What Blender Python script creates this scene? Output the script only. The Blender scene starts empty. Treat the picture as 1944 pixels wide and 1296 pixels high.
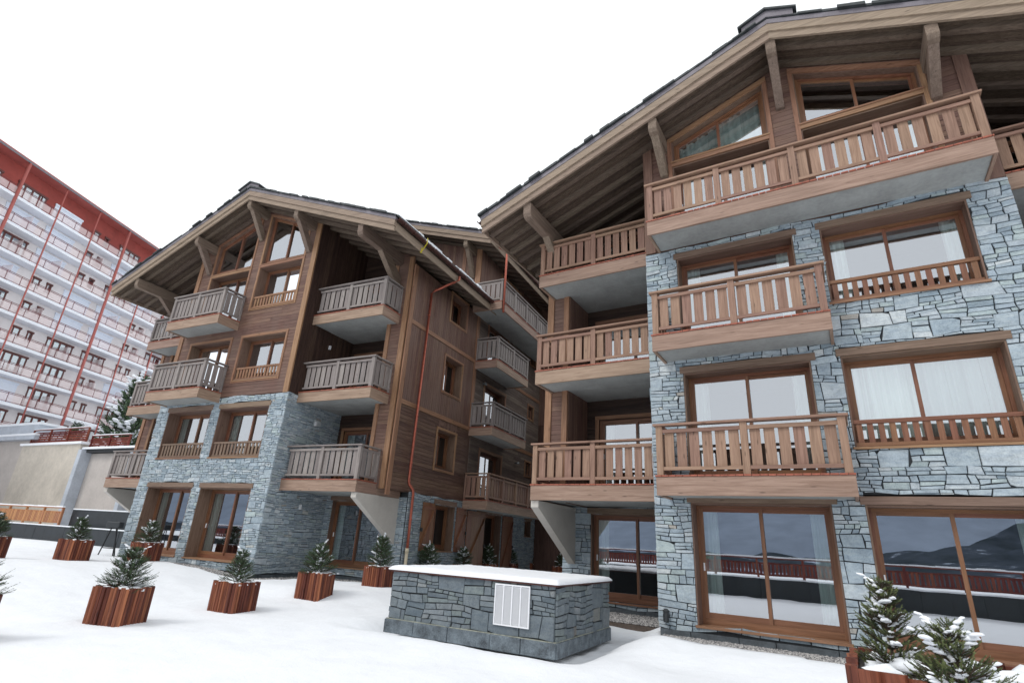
import bpy, bmesh, math, random
from mathutils import Vector, Matrix, noise
R = math.radians
rnd = random.Random(7)
scene = bpy.context.scene
col = scene.collection
YL = 0.09816      # yaw of the farther chalet
YB = -1.17474     # run of the red apartment block

# ------------------------------------------------------------------ materials
def new_mat(name):
    m = bpy.data.materials.new(name); m.use_nodes = True
    nt = m.node_tree; b = nt.nodes['Principled BSDF']
    return m, nt, b
def ramp(nt, fac, stops):
    r = nt.nodes.new('ShaderNodeValToRGB')
    e = r.color_ramp.elements
    while len(e) < len(stops): e.new(0.5)
    for el, (p, c) in zip(e, stops):
        el.position = p; el.color = (*c, 1) if len(c) == 3 else c
    nt.links.new(fac, r.inputs[0]); return r.outputs[0]
def noise_tex(nt, vec, scale, detail=4, rough=.55, dist=0):
    n = nt.nodes.new('ShaderNodeTexNoise'); n.inputs['Scale'].default_value = scale
    n.inputs['Detail'].default_value = detail; n.inputs['Roughness'].default_value = rough
    n.inputs['Distortion'].default_value = dist
    if vec: nt.links.new(vec, n.inputs['Vector'])
    return n.outputs['Fac']
def mapping(nt, vec, scale):
    m = nt.nodes.new('ShaderNodeMapping'); m.inputs['Scale'].default_value = scale
    nt.links.new(vec, m.inputs['Vector']); return m.outputs[0]
def attr(nt, name):
    a = nt.nodes.new('ShaderNodeAttribute'); a.attribute_name = name; return a
def objco(nt):
    return nt.nodes.new('ShaderNodeTexCoord').outputs['Object']
def mix(nt, a, b, fac, mode='MIX'):
    m = nt.nodes.new('ShaderNodeMix'); m.data_type = 'RGBA'; m.blend_type = mode
    for s, v in ((m.inputs[6], a), (m.inputs[7], b), (m.inputs[0], fac)):
        if isinstance(v, (int, float)): s.default_value = v
        elif isinstance(v, tuple): s.default_value = (*v, 1)
        else: nt.links.new(v, s)
    return m.outputs[2]
def math_n(nt, op, a, b=None, c=None):
    m = nt.nodes.new('ShaderNodeMath'); m.operation = op
    for i, v in enumerate((a, b, c)):
        if v is None: continue
        if isinstance(v, (int, float)): m.inputs[i].default_value = v
        else: nt.links.new(v, m.inputs[i])
    return m.outputs[0]
def bump(nt, b, h, strength, dist=.01):
    n = nt.nodes.new('ShaderNodeBump'); n.inputs['Strength'].default_value = strength
    n.inputs['Distance'].default_value = dist
    nt.links.new(h, n.inputs['Height']); nt.links.new(n.outputs[0], b.inputs['Normal'])

def wood(name, dark, light, var=.35, rough=.6, weather=None, spec=.3, knots=True):
    m, nt, b = new_mat(name)
    gp = attr(nt, 'gp').outputs['Vector']; tint = attr(nt, 'tint').outputs['Fac']
    g = noise_tex(nt, mapping(nt, gp, (1.5, 26, 26)), 1.0, 5, .65, .6)
    g2 = noise_tex(nt, mapping(nt, gp, (.5, 5, 5)), 1.0, 3)
    c = ramp(nt, g, [(.34, dark), (.66, light)])
    c = mix(nt, c, tuple(x * .55 for x in dark), math_n(nt, 'MULTIPLY', ramp(nt, g2, [(.5, (0, 0, 0)), (.8, (1, 1, 1))]), .5))
    if knots:
        v = nt.nodes.new('ShaderNodeTexVoronoi'); v.inputs['Scale'].default_value = 1.0
        nt.links.new(mapping(nt, gp, (1.6, 7, 7)), v.inputs['Vector'])
        k = ramp(nt, v.outputs['Distance'], [(.04, (1, 1, 1)), (.12, (0, 0, 0))])
        c = mix(nt, c, tuple(x * .3 for x in dark), math_n(nt, 'MULTIPLY', k, .75))
    val = math_n(nt, 'MULTIPLY_ADD', tint, var, 1 - var * .5)
    hs = nt.nodes.new('ShaderNodeHueSaturation'); nt.links.new(c, hs.inputs['Color']); nt.links.new(val, hs.inputs['Value'])
    nt.links.new(math_n(nt, 'MULTIPLY_ADD', tint, .02, .49), hs.inputs['Hue'])
    c = hs.outputs[0]
    if weather:
        w = noise_tex(nt, mapping(nt, objco(nt), (1, 1, .6)), .7, 4, .6)
        c = mix(nt, c, weather, ramp(nt, w, [(.42, (0, 0, 0)), (.68, (.75, .75, .75))]))
    nt.links.new(c, b.inputs['Base Color'])
    b.inputs['Roughness'].default_value = rough; b.inputs['Specular IOR Level'].default_value = spec
    bump(nt, b, g, .35, .006)
    return m
def plain(name, c, rough=.6, metal=0, scale=0, var=.2, bmp=0, spec=.5, low=None):
    m, nt, b = new_mat(name)
    b.inputs['Roughness'].default_value = rough; b.inputs['Metallic'].default_value = metal
    b.inputs['Specular IOR Level'].default_value = spec
    if scale:
        n = noise_tex(nt, objco(nt), scale, 6, .6)
        n2 = noise_tex(nt, objco(nt), scale * 7.3, 4, .6)
        nn = math_n(nt, 'MULTIPLY_ADD', n2, .35, math_n(nt, 'MULTIPLY', n, .65))
        lo = low or tuple(x * (1 - var) for x in c); hi = tuple(min(1, x * (1 + var)) for x in c)
        nt.links.new(ramp(nt, nn, [(.33, lo), (.67, hi)]), b.inputs['Base Color'])
        if bmp: bump(nt, b, nn, bmp, .02)
    else: b.inputs['Base Color'].default_value = (*c, 1)
    return m
M = {}
M['slat'] = wood('balcony_wood', (.21, .122, .086), (.335, .208, .152), .25, .6)
M['slatL'] = wood('balcony_wood_weathered', (.19, .162, .152), (.30, .265, .252), .25, .65)
M['fascia'] = wood('fascia_wood', (.24, .155, .112), (.375, .262, .20), .12, .6)
M['beam'] = wood('beam_wood_grey', (.145, .105, .08), (.245, .185, .142), .2, .7)
M['barge'] = wood('barge_wood', (.225, .168, .125), (.34, .262, .198), .12, .7)
M['soffit'] = wood('soffit_wood_shaded', (.062, .042, .031), (.115, .082, .062), .4, .7)  # shade under the eaves is put into this dark colour
M['rafter'] = wood('rafter_wood', (.098, .070, .053), (.165, .124, .097), .25, .7)  # paler than the soffit boards, relief put into the colour
M['loggia'] = wood('loggia_wood_shaded', (.030, .018, .014), (.068, .041, .031), .5, .6)  # cladding timber darkened in colour to give the deep shade of the recess
M['cheek'] = wood('cheek_wood_shaded', (.034, .019, .014), (.080, .046, .034), .6, .65)  # boards coloured darker to carry the shade beside the loggias
M['clad'] = wood('cladding_wood', (.112, .058, .043), (.21, .12, .09), .4, .65, (.165, .108, .088))
M['cladD'] = wood('cladding_wood_dark', (.080, .044, .032), (.165, .098, .073), .5, .6)
M['cladG'] = wood('cladding_wood_greyed', (.11, .080, .065), (.20, .155, .13), .5, .7)
M['trim'] = wood('trim_wood', (.21, .108, .060), (.34, .19, .115), .2, .55)
M['frame'] = wood('window_frame_wood', (.155, .066, .034), (.25, .115, .065), .15, .4, spec=.4, knots=False)
M['lintel'] = wood('lintel_wood', (.15, .10, .072), (.25, .175, .13), .2, .7)
M['reveal'] = wood('reveal_wood', (.13, .078, .055), (.21, .135, .10), .2, .6)
M['larch'] = wood('planter_larch', (.085, .024, .015), (.27, .085, .045), 1.1, .6)
M['fence'] = wood('fence_wood', (.36, .16, .07), (.52, .26, .13), .4, .6)
M['redwood'] = wood('red_fence_wood', (.12, .025, .018), (.23, .05, .035), .5, .6)
M['deck'] = plain('deck_edge_copper', (.30, .085, .05), .55, 0, 6, .4)
M['copper'] = plain('copper_pipe', (.42, .115, .075), .38, .55, 9, .25)
M['darkcopper'] = plain('dark_copper_gutter', (.085, .035, .03), .45, .4, 9, .3)
M['flash'] = plain('verge_flashing', (.17, .155, .175), .6, .2, 5, .25)
M['slate'] = plain('slate_dark', (.026, .032, .035), .6, 0, 5, .5, .6)
M['concrete'] = plain('concrete_soffit', (.335, .35, .345), .85, 0, 1.6, .22, .2)
M['render'] = plain('rendered_fin', (.50, .47, .43), .9, 0, 3, .08, .1)
M['mortarL'] = plain('pale_mortar', (.30, .31, .26), .95, 0, 9, .5, .4)
M['mortar'] = plain('dark_joint', (.030, .033, .037), .95, 0, 20, .3)
M['plinth'] = plain('plinth_stone', (.075, .088, .10), .7, 0, 5, .45, .5)
M['plinthL'] = plain('plinth_stone_light', (.12, .145, .165), .75, 0, 6, .6, .6, low=(.030, .036, .044))
M['membrane'] = plain('black_membrane', (.018, .024, .030), .55, 0, 2, .35, .3)
M['cream'] = plain('cream_render', (.53, .485, .42), .9, 0, .55, .2, .1)
M['greyren'] = plain('grey_render', (.50, .46, .43), .9, 0, .8, .12, .1)
M['pale'] = plain('pale_concrete', (.46, .50, .56), .9, 0, 1.2, .18, .1)
M['bwall'] = plain('apartment_wall', (.80, .765, .765), .9, 0, .5, .07)
M['bslab'] = plain('apartment_slab', (.76, .78, .83), .9, 0, .6, .08)
M['bslabtop'] = plain('snowy_slab_edge', (.88, .90, .94), .7, 0, 2, .05)
M['bred'] = plain('apartment_red', (.31, .060, .048), .8, 0, .35, .2, .1)
M['bredb'] = plain('apartment_red_paint', (.38, .10, .085), .6, 0, 1, .2)
M['bmar'] = plain('apartment_dark_rail', (.16, .03, .032), .5)
M['shutter'] = plain('white_shutter', (.76, .82, .92), .6, 0, 1, .05)
M['bwood'] = plain('apartment_door_wood', (.12, .035, .03), .5, 0, 2, .3)
M['dark'] = plain('room_dark', (.030, .028, .028), .9)
M['room'] = plain('room_wall', (.10, .095, .09), .9)
M['black'] = plain('black_metal', (.015, .015, .017), .5, .3)
M['metalgrey'] = plain('lamp_grey', (.20, .21, .22), .4, .6)
M['white'] = plain('white_lacquer', (.78, .79, .82), .4)
M['yellow'] = plain('yellow_strap', (.55, .45, .03), .5)
M['pvc'] = plain('cream_pipe', (.60, .52, .38), .5)
M['bark'] = plain('bark', (.075, .05, .035), .9, 0, 30, .4, .5)
M['soil'] = plain('soil', (.03, .022, .018), .95, 0, 20, .3)
M['earth'] = plain('wet_earth', (.11, .085, .07), .9, 0, 3, .4, .6)
M['iron'] = plain('wall_lamp_iron', (.05, .055, .06), .5, .5)

# panel of the apartment balconies: thin translucent pinkish sheet
m, nt, b = new_mat('balcony_panel')
b.inputs['Base Color'].default_value = (.80, .68, .68, 1); b.inputs['Roughness'].default_value = .5; b.inputs['Alpha'].default_value = .34
M['panel'] = m

def mat_snow(name, amp, scale, c=(.885, .912, .955)):
    m, nt, b = new_mat(name)
    o = objco(nt)
    n = noise_tex(nt, o, scale, 6, .55); n2 = noise_tex(nt, o, scale * 30, 3, .6)
    nn = math_n(nt, 'MULTIPLY_ADD', n2, .12, n)
    nt.links.new(ramp(nt, n, [(.3, tuple(x * .96 for x in c)), (.7, c)]), b.inputs['Base Color'])
    b.inputs['Roughness'].default_value = .75; b.inputs['Specular IOR Level'].default_value = .25
    bump(nt, b, nn, amp, .05)
    return m
M['snow'] = mat_snow('snow_field', .9, 1.6)
M['snowc'] = mat_snow('snow_clump', .4, 9)

def mat_stone():
    m, nt, b = new_mat('ashlar_stone')
    a = attr(nt, 'Col').outputs['Color']; gp = attr(nt, 'gp').outputs['Vector']
    n = noise_tex(nt, mapping(nt, gp, (6, 6, 6)), 1, 8, .7, .4)
    n2 = noise_tex(nt, mapping(nt, gp, (40, 40, 40)), 1, 5, .75)
    n3 = noise_tex(nt, mapping(nt, gp, (3, 3, 14)), 1, 4, .6, 1.2)
    v = math_n(nt, 'ADD', math_n(nt, 'MULTIPLY', n, .7), math_n(nt, 'MULTIPLY', n2, .55))
    c = mix(nt, a, ramp(nt, v, [(.36, (.45, .47, .5)), (.62, (1, 1, 1)), (.85, (1.35, 1.33, 1.3))]), 1.0, 'MULTIPLY')
    c = mix(nt, c, ramp(nt, n3, [(.4, (.80, .84, .90)), (.62, (1.12, 1.1, 1.06))]), .55, 'MULTIPLY')
    nt.links.new(c, b.inputs['Base Color']); b.inputs['Roughness'].default_value = .72
    b.inputs['Specular IOR Level'].default_value = .35
    h = math_n(nt, 'ADD', math_n(nt, 'MULTIPLY', n, .8), math_n(nt, 'MULTIPLY', n2, .35))
    bump(nt, b, h, .7, .02)
    return m
M['stone'] = mat_stone()

def mat_glass(name, refl, tint=(.72, .80, .80)):
    m, nt, b = new_mat(name); nt.nodes.remove(b)
    out = [n for n in nt.nodes if n.type == 'OUTPUT_MATERIAL'][0]
    tr = nt.nodes.new('ShaderNodeBsdfTransparent'); tr.inputs[0].default_value = (*tint, 1)
    gl = nt.nodes.new('ShaderNodeBsdfGlossy'); gl.inputs[0].default_value = (.90, .93, .98, 1); gl.inputs['Roughness'].default_value = 0.004
    n = noise_tex(nt, mapping(nt, objco(nt), (1, 1, 1)), .9, 2)
    bp = nt.nodes.new('ShaderNodeBump'); bp.inputs['Strength'].default_value = .05; bp.inputs['Distance'].default_value = .02
    nt.links.new(n, bp.inputs['Height']); nt.links.new(bp.outputs[0], gl.inputs['Normal'])
    fr = nt.nodes.new('ShaderNodeFresnel'); fr.inputs[0].default_value = 1.5
    f = math_n(nt, 'MULTIPLY_ADD', fr.outputs[0], 1 - refl, refl)
    mx = nt.nodes.new('ShaderNodeMixShader')
    nt.links.new(f, mx.inputs[0]); nt.links.new(tr.outputs[0], mx.inputs[1]); nt.links.new(gl.outputs[0], mx.inputs[2])
    nt.links.new(mx.outputs[0], out.inputs[0])
    return m
M['glass'] = mat_glass('window_glass', .46, (.84, .90, .90))
M['bglass'] = mat_glass('apartment_glass', .35)
M['dimglass'] = mat_glass('clear_window_glass', .10)

m, nt, b = new_mat('curtain_sheer')
g = noise_tex(nt, mapping(nt, objco(nt), (14, 14, .3)), 1, 3)
nt.links.new(ramp(nt, g, [(.3, (.62, .72, .68)), (.7, (.90, .96, .93))]), b.inputs['Base Color']); b.inputs['Roughness'].default_value = .9
M['curtain'] = m

def mat_needle(name, a_, b_):
    m, nt, b = new_mat(name)
    t = attr(nt, 'tint').outputs['Fac']
    nt.links.new(ramp(nt, t, [(0, a_), (1, b_)]), b.inputs['Base Color'])
    b.inputs['Roughness'].default_value = .5; b.inputs['Specular IOR Level'].default_value = .3
    return m
M['needle'] = mat_needle('spruce_needles', (.014, .034, .020), (.070, .115, .050))
M['needleN'] = mat_needle('spruce_needles_near', (.022, .045, .022), (.15, .175, .065))

m, nt, b = new_mat('gravel_stones')
t = attr(nt, 'tint').outputs['Fac']
nt.links.new(ramp(nt, t, [(0, (.09, .09, .095)), (.45, (.27, .26, .26)), (1, (.58, .56, .54))]), b.inputs['Base Color']); b.inputs['Roughness'].default_value = .8
M['gravel'] = m

# ------------------------------------------------------------------ mesh builder
class MB:
    def __init__(s): s.v = []; s.f = []; s.gp = []; s.t = []; s.c = []
    def add(s, verts, faces, grain=None, tint=None, colr=(.3, .3, .3)):
        """grain: index of the long axis (0,1,2) or None = longest side"""
        o = len(s.v)
        vs = [Vector(v) for v in verts]
        if grain is None:
            ext = [max(v[i] for v in vs) - min(v[i] for v in vs) for i in range(3)]
            grain = ext.index(max(ext))
        off = Vector((rnd.uniform(0, 90), rnd.uniform(0, 90), rnd.uniform(0, 90)))
        tt = rnd.random() if tint is None else tint
        a, b_, c_ = grain, (grain + 1) % 3, (grain + 2) % 3
        for v in vs:
            s.v.append(v); s.gp.append(Vector((v[a], v[b_], v[c_])) + off); s.t.append(tt); s.c.append(colr)
        for f in faces: s.f.append([i + o for i in f])
    def box(s, x0, x1, y0, y1, z0, z1, **k):
        if x1 < x0: x0, x1 = x1, x0
        if y1 < y0: y0, y1 = y1, y0
        if z1 < z0: z0, z1 = z1, z0
        s.add([(x0, y0, z0), (x1, y0, z0), (x1, y1, z0), (x0, y1, z0), (x0, y0, z1), (x1, y0, z1), (x1, y1, z1), (x0, y1, z1)],
              [(0, 3, 2, 1), (4, 5, 6, 7), (0, 1, 5, 4), (1, 2, 6, 5), (2, 3, 7, 6), (3, 0, 4, 7)], **k)
    def prism(s, poly, ax, a0, a1, **k):
        """poly: 2D points; ax: extrusion axis. 'x': (y,z)  'y': (x,z)  'z': (x,y)"""
        n = len(poly)
        def P(p, a): return {'x': (a, p[0], p[1]), 'y': (p[0], a, p[1]), 'z': (p[0], p[1], a)}[ax]
        vs = [P(p, a0) for p in poly] + [P(p, a1) for p in poly]
        fs = [tuple(range(n)), tuple(range(2 * n - 1, n - 1, -1))] + [(i, i + n, (i + 1) % n + n, (i + 1) % n) for i in range(n)]
        s.add(vs, fs, **k)
    def bar(s, p0, p1, w, h=None, up=(0, 0, 1), **k):
        h = h or w; p0 = Vector(p0); p1 = Vector(p1); d = (p1 - p0).normalized()
        u = Vector(up)
        if abs(d.dot(u)) > .98: u = Vector((1, 0, 0))
        sx = d.cross(u).normalized() * w / 2; sz = sx.cross(d).normalized() * h / 2
        vs = [p + a * sx + b_ * sz for p in (p0, p1) for a, b_ in ((-1, -1), (1, -1), (1, 1), (-1, 1))]
        s.add(vs, [(0, 1, 2, 3), (7, 6, 5, 4), (0, 4, 5, 1), (1, 5, 6, 2), (2, 6, 7, 3), (3, 7, 4, 0)], **k)
    def tube(s, pts, r, n=10, **k):
        pts = [Vector(p) for p in pts]; rr = r if isinstance(r, (list, tuple)) else [r] * len(pts)
        vs = []; up = Vector((.31, .2, .93)).normalized()
        for i, p in enumerate(pts):
            d = (pts[min(i + 1, len(pts) - 1)] - pts[max(i - 1, 0)]).normalized()
            u = d.cross(up if abs(d.dot(up)) < .95 else Vector((1, 0, 0))).normalized(); w = d.cross(u)
            for j in range(n):
                a = 2 * math.pi * j / n; vs.append(p + (u * math.cos(a) + w * math.sin(a)) * rr[i])
        fs = [(i * n + j, i * n + (j + 1) % n, (i + 1) * n + (j + 1) % n, (i + 1) * n + j) for i in range(len(pts) - 1) for j in range(n)]
        fs += [tuple(range(n - 1, -1, -1)), tuple((len(pts) - 1) * n + j for j in range(n))]
        s.add(vs, fs, **k)
    def build(s, name, mat, parent=None, smooth=False, bevel=0):
        me = bpy.data.meshes.new(name); me.from_pydata(s.v, [], s.f)
        a = me.attributes.new('gp', 'FLOAT_VECTOR', 'POINT'); a.data.foreach_set('vector', [x for g in s.gp for x in g])
        a = me.attributes.new('tint', 'FLOAT', 'POINT'); a.data.foreach_set('value', s.t)
        a = me.attributes.new('Col', 'FLOAT_COLOR', 'POINT'); a.data.foreach_set('color', [x for c in s.c for x in (*c, 1)])
        bm = bmesh.new(); bm.from_mesh(me); bmesh.ops.recalc_face_normals(bm, faces=bm.faces); bm.to_mesh(me); bm.free()
        if smooth: me.polygons.foreach_set('use_smooth', [True] * len(me.polygons))
        me.materials.append(M[mat] if isinstance(mat, str) else mat)
        o = bpy.data.objects.new(name, me); col.objects.link(o)
        if parent: o.parent = parent
        if bevel:
            md = o.modifiers.new('bevel', 'BEVEL'); md.width = bevel; md.segments = 2; md.limit_method = 'ANGLE'
        return o
def tag(o, label=None, cat=None, group=None, kind=None):
    for k, v in (('label', label), ('category', cat), ('group', group), ('kind', kind)):
        if v: o[k] = v
    return o
def empty(name, loc=(0, 0, 0), rz=0, parent=None):
    o = bpy.data.objects.new(name, None); col.objects.link(o); o.location = loc; o.rotation_euler = (0, 0, rz)
    o.empty_display_size = .3
    if parent: o.parent = parent
    return o
def copy_tree(o, parent=None):
    c = o.copy(); col.objects.link(c)
    if parent: c.parent = parent
    for ch in list(o.children): copy_tree(ch, c)
    return c

# ------------------------------------------------------------------ walls with openings
# an opening is (x0, x1, z0, top) ; top = number or function of x
def T(top, x): return top(x) if callable(top) else top
def sheet(mb, x0, x1, z0, ztop, y0, y1, ops, extra=()):
    cuts = sorted({x0, x1, *[o[0] for o in ops], *[o[1] for o in ops], *extra})
    cuts = [c for c in cuts if x0 <= c <= x1]
    for a, b_ in zip(cuts, cuts[1:]):
        if b_ - a < 1e-4: continue
        mid = (a + b_) / 2; cur = z0
        for o in sorted([o for o in ops if o[0] <= mid <= o[1]], key=lambda o: o[2]):
            if o[2] > (cur if not isinstance(cur, tuple) else cur[0]):
                ca, cb = cur if isinstance(cur, tuple) else (cur, cur)
                mb.prism([(a, ca), (b_, cb), (b_, o[2]), (a, o[2])], 'y', y0, y1)
            cur = (T(o[3], a), T(o[3], b_))
        ca, cb = cur if isinstance(cur, tuple) else (cur, cur)
        ta, tb = T(ztop, a), T(ztop, b_)
        if ta > ca + .005 or tb > cb + .005:
            mb.prism([(a, ca), (b_, cb), (b_, max(tb, cb + .001)), (a, max(ta, ca + .001))], 'y', y0, y1)
def xspans(x0, x1, z, ztop, ops):
    """free x intervals at height z"""
    N = 240; res = []; cur = None
    step = (x1 - x0) / N
    for i in range(N + 1):
        x = x0 + step * i
        ok = z < T(ztop, x) - .01 and not any(o[0] - .001 < x < o[1] + .001 and o[2] - .001 < z < T(o[3], x) for o in ops)
        if ok and cur is None: cur = x
        if (not ok or i == N) and cur is not None:
            e = x if ok else x - step
            res.append([cur, e]); cur = None
    for r in res:      # snap to opening edges
        for o in ops:
            for k in (0, 1):
                for e in (0, 1):
                    if abs(r[k] - o[e]) < step * 1.2: r[k] = o[e]
    return [r for r in res if r[1] - r[0] > .03]
def clad_h(mb, x0, x1, z0, z1, yf, ops, ztop=1e3, pitch=.135):
    z = z0
    while z < z1 - .02:
        h = min(pitch, z1 - z)
        for a, b_ in xspans(x0, x1, z + h / 2, ztop, ops):
            # boards are butt-jointed at random places
            xs = [a]
            while b_ - xs[-1] > 3.2: xs.append(xs[-1] + rnd.uniform(1.4, 3.0))
            xs.append(b_)
            for p, q in zip(xs, xs[1:]):
                j = rnd.uniform(0, .004)
                mb.box(p + .0015, q - .0015, yf - .022 - j, yf, z + .004, z + h - .004, grain=0)
        z += pitch
def clad_v(mb, x0, x1, z0, ztop, yf, ops, pitch=.125):
    x = x0
    while x < x1 - .02:
        w = min(pitch, x1 - x); mid = x + w / 2
        spans = []; cur = z0
        for o in sorted([o for o in ops if o[0] < mid < o[1]], key=lambda o: o[2]):
            if o[2] > cur: spans.append((cur, o[2]))
            cur = T(o[3], mid)
        if T(ztop, mid) > cur: spans.append((cur, T(ztop, mid)))
        for a, b_ in spans:
            if b_ - a < .03: continue
            j = rnd.uniform(0, .005)
            mb.box(x + .004, x + w - .004, yf - .022 - j, yf, a, b_, grain=2)
        x += pitch

STONE_COLS = [((.36, .42, .46), 34), ((.325, .385, .43), 28), ((.29, .35, .395), 14), ((.41, .46, .495), 18), ((.36, .425, .435), 12),
              ((.43, .44, .42), 1), ((.47, .51, .53), 7), ((.25, .31, .355), 6), ((.37, .35, .32), 1)]
_pool = [c for c, n in STONE_COLS for _ in range(n)]
def nz(x, z, k=0): return noise.noise(Vector((x * .9 + k, z * 1.4 - k, 3.1 * k)))
def stones(mb, to3, u0, u1, z0, z1, ops, seed, big=1.0, dark=1.0, gap=.0062, thin=1.0):
    """irregular coursed ashlar laid on a plane; to3(u, z, d) gives the point d metres proud of the joint plane"""
    rg = random.Random(seed)
    def W(u, z):
        uu = u + .05 * nz(u * 2.1, z * 2.1, 5 + seed % 7) + .045 * nz(u * 3, z * 6, 3 + seed % 3)
        zz = z + .07 * nz(u * 1.3, z * 2.5, 1 + seed % 5) + .018 * nz(u * 5, z * 5, 9)
        return uu, zz
    def stone(a, b_, c, d):
        # clip against openings
        for o in ops:
            if a < o[1] and b_ > o[0] and c < o[3] and d > o[2]:
                cand = []
                if o[0] - a > .001: cand.append((a, o[0], c, d))
                if b_ - o[1] > .001: cand.append((o[1], b_, c, d))
                p, q = max(a, o[0]), min(b_, o[1])
                if o[2] - c > .001: cand.append((p, q, c, o[2]))
                if d - o[3] > .001: cand.append((p, q, o[3], d))
                # merge a thin sliver into nothing, keep the rest
                for q_ in cand: stone(*q_)
                return
        if b_ - a < .012 or d - c < .012: return
        g = gap / 2 * rg.uniform(.7, 1.5)
        w, h = b_ - a, d - c
        jx, jz = min(.009, w * .06), min(.008, h * .07)
        ch = lambda: rg.uniform(-1, 1)
        
        base = [(a + g, c + g), (b_ - g, c + g), (b_ - g, d - g), (a + g, d - g)]
        pts = []
        for i, (u, z) in enumerate(base):
            edge_l = (abs(a - u0) < .01 or any(abs(a - o[1]) < .001 and c < o[3] and d > o[2] for o in ops)) and i in (0, 3); edge_r = (abs(b_ - u1) < .01 or any(abs(b_ - o[0]) < .001 and c < o[3] and d > o[2] for o in ops)) and i in (1, 2)
            du = 0 if (edge_l or edge_r) else abs(ch()) * jx * (1 if i in (0, 3) else -1)
            dz = abs(ch()) * jz * (1 if i in (0, 1) else -1)
            pts.append((u + du, z + dz, edge_l or edge_r))
        # cut one corner of the larger stones
        if w > .30 and h > .18 and rg.random() < .3:
            i = rg.randrange(4); p = pts[i]
            if not p[2]:
                q0, q1 = pts[i - 1], pts[(i + 1) % 4]; f0, f1 = rg.uniform(.08, .22), rg.uniform(.1, .28)
                pts[i:i + 1] = [(p[0] + (q0[0] - p[0]) * f0, p[1] + (q0[1] - p[1]) * f0, False), (p[0] + (q1[0] - p[0]) * f1, p[1] + (q1[1] - p[1]) * f1, False)]
        P2 = []
        for u, z, e in pts:
            uu, zz = W(u, z); P2.append((u if e else uu, zz))
        cu = sum(p[0] for p in P2) / len(P2); cz = sum(p[1] for p in P2) / len(P2)
        d0 = rg.uniform(.018, .045); tx, tz = ch() * .05, ch() * .05
        n = len(P2)
        ring = [to3(u, z, -.01) for u, z in P2]
        mid_ = [to3(u, z, d0 * .72 + (u - cu) * tx + (z - cz) * tz) for u, z in P2]
        ins = min(.006, w * .08, h * .08)
        top = []
        for u, z in P2:
            L = math.hypot(u - cu, z - cz) + 1e-6
            top.append(to3(u - (u - cu) / L * ins * 1.3, z - (z - cz) / L * ins, d0 + (u - cu) * tx + (z - cz) * tz))
        vs = ring + mid_ + top
        fs = [tuple(range(2 * n, 3 * n))]
        for k in (0, n):
            fs += [(k + i, k + (i + 1) % n, k + n + (i + 1) % n, k + n + i) for i in range(n)]
        c0 = rg.choice(_pool); f = rg.uniform(.92, 1.08) * dark
        mb.add(vs, fs, grain=0, colr=tuple(x * f for x in c0))
    z = z0
    while z < z1 - .02:
        H = rg.choice([.16, .20, .24, .28, .34]) * big * thin
        if z1 - (z + H) < .07 * big: H = z1 - z
        H = min(H, z1 - z); u = u0
        while u < u1 - .01:
            k = rg.random()
            Wd = rg.uniform(.24, .60) * big
            if u1 - (u + Wd) < .14 * big: Wd = u1 - u
            if k < .24 or H < .11 * big:
                if Wd > .4 * big and H < .2 * big and rg.random() < .4:
                    s_ = rg.uniform(.35, .65); stone(u, u + Wd * s_, z, z + H); stone(u + Wd * s_, u + Wd, z, z + H)
                else: stone(u, u + Wd, z, z + H)
            else:
                nrow = 4 if (H > .30 * big and rg.random() < .5) else 3 if (H > .19 * big * thin and rg.random() < .6) else 2
                zs = sorted([z] + [z + H * (i + rg.uniform(-.18, .18)) / nrow for i in range(1, nrow)] + [z + H])
                for c, d in zip(zs, zs[1:]):
                    a = u
                    while a < u + Wd - .01:
                        ww = rg.uniform(.12, .42) * big
                        if u + Wd - (a + ww) < .08 * big: ww = u + Wd - a
                        stone(a, a + ww, c, d); a += ww
            u += Wd
        z += H

def front(y): return lambda u, z, d: (u, y - d, z)
def right_face(x): return lambda u, z, d: (x + d, u, z)
def left_face(x): return lambda u, z, d: (x - d, u, z)

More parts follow.
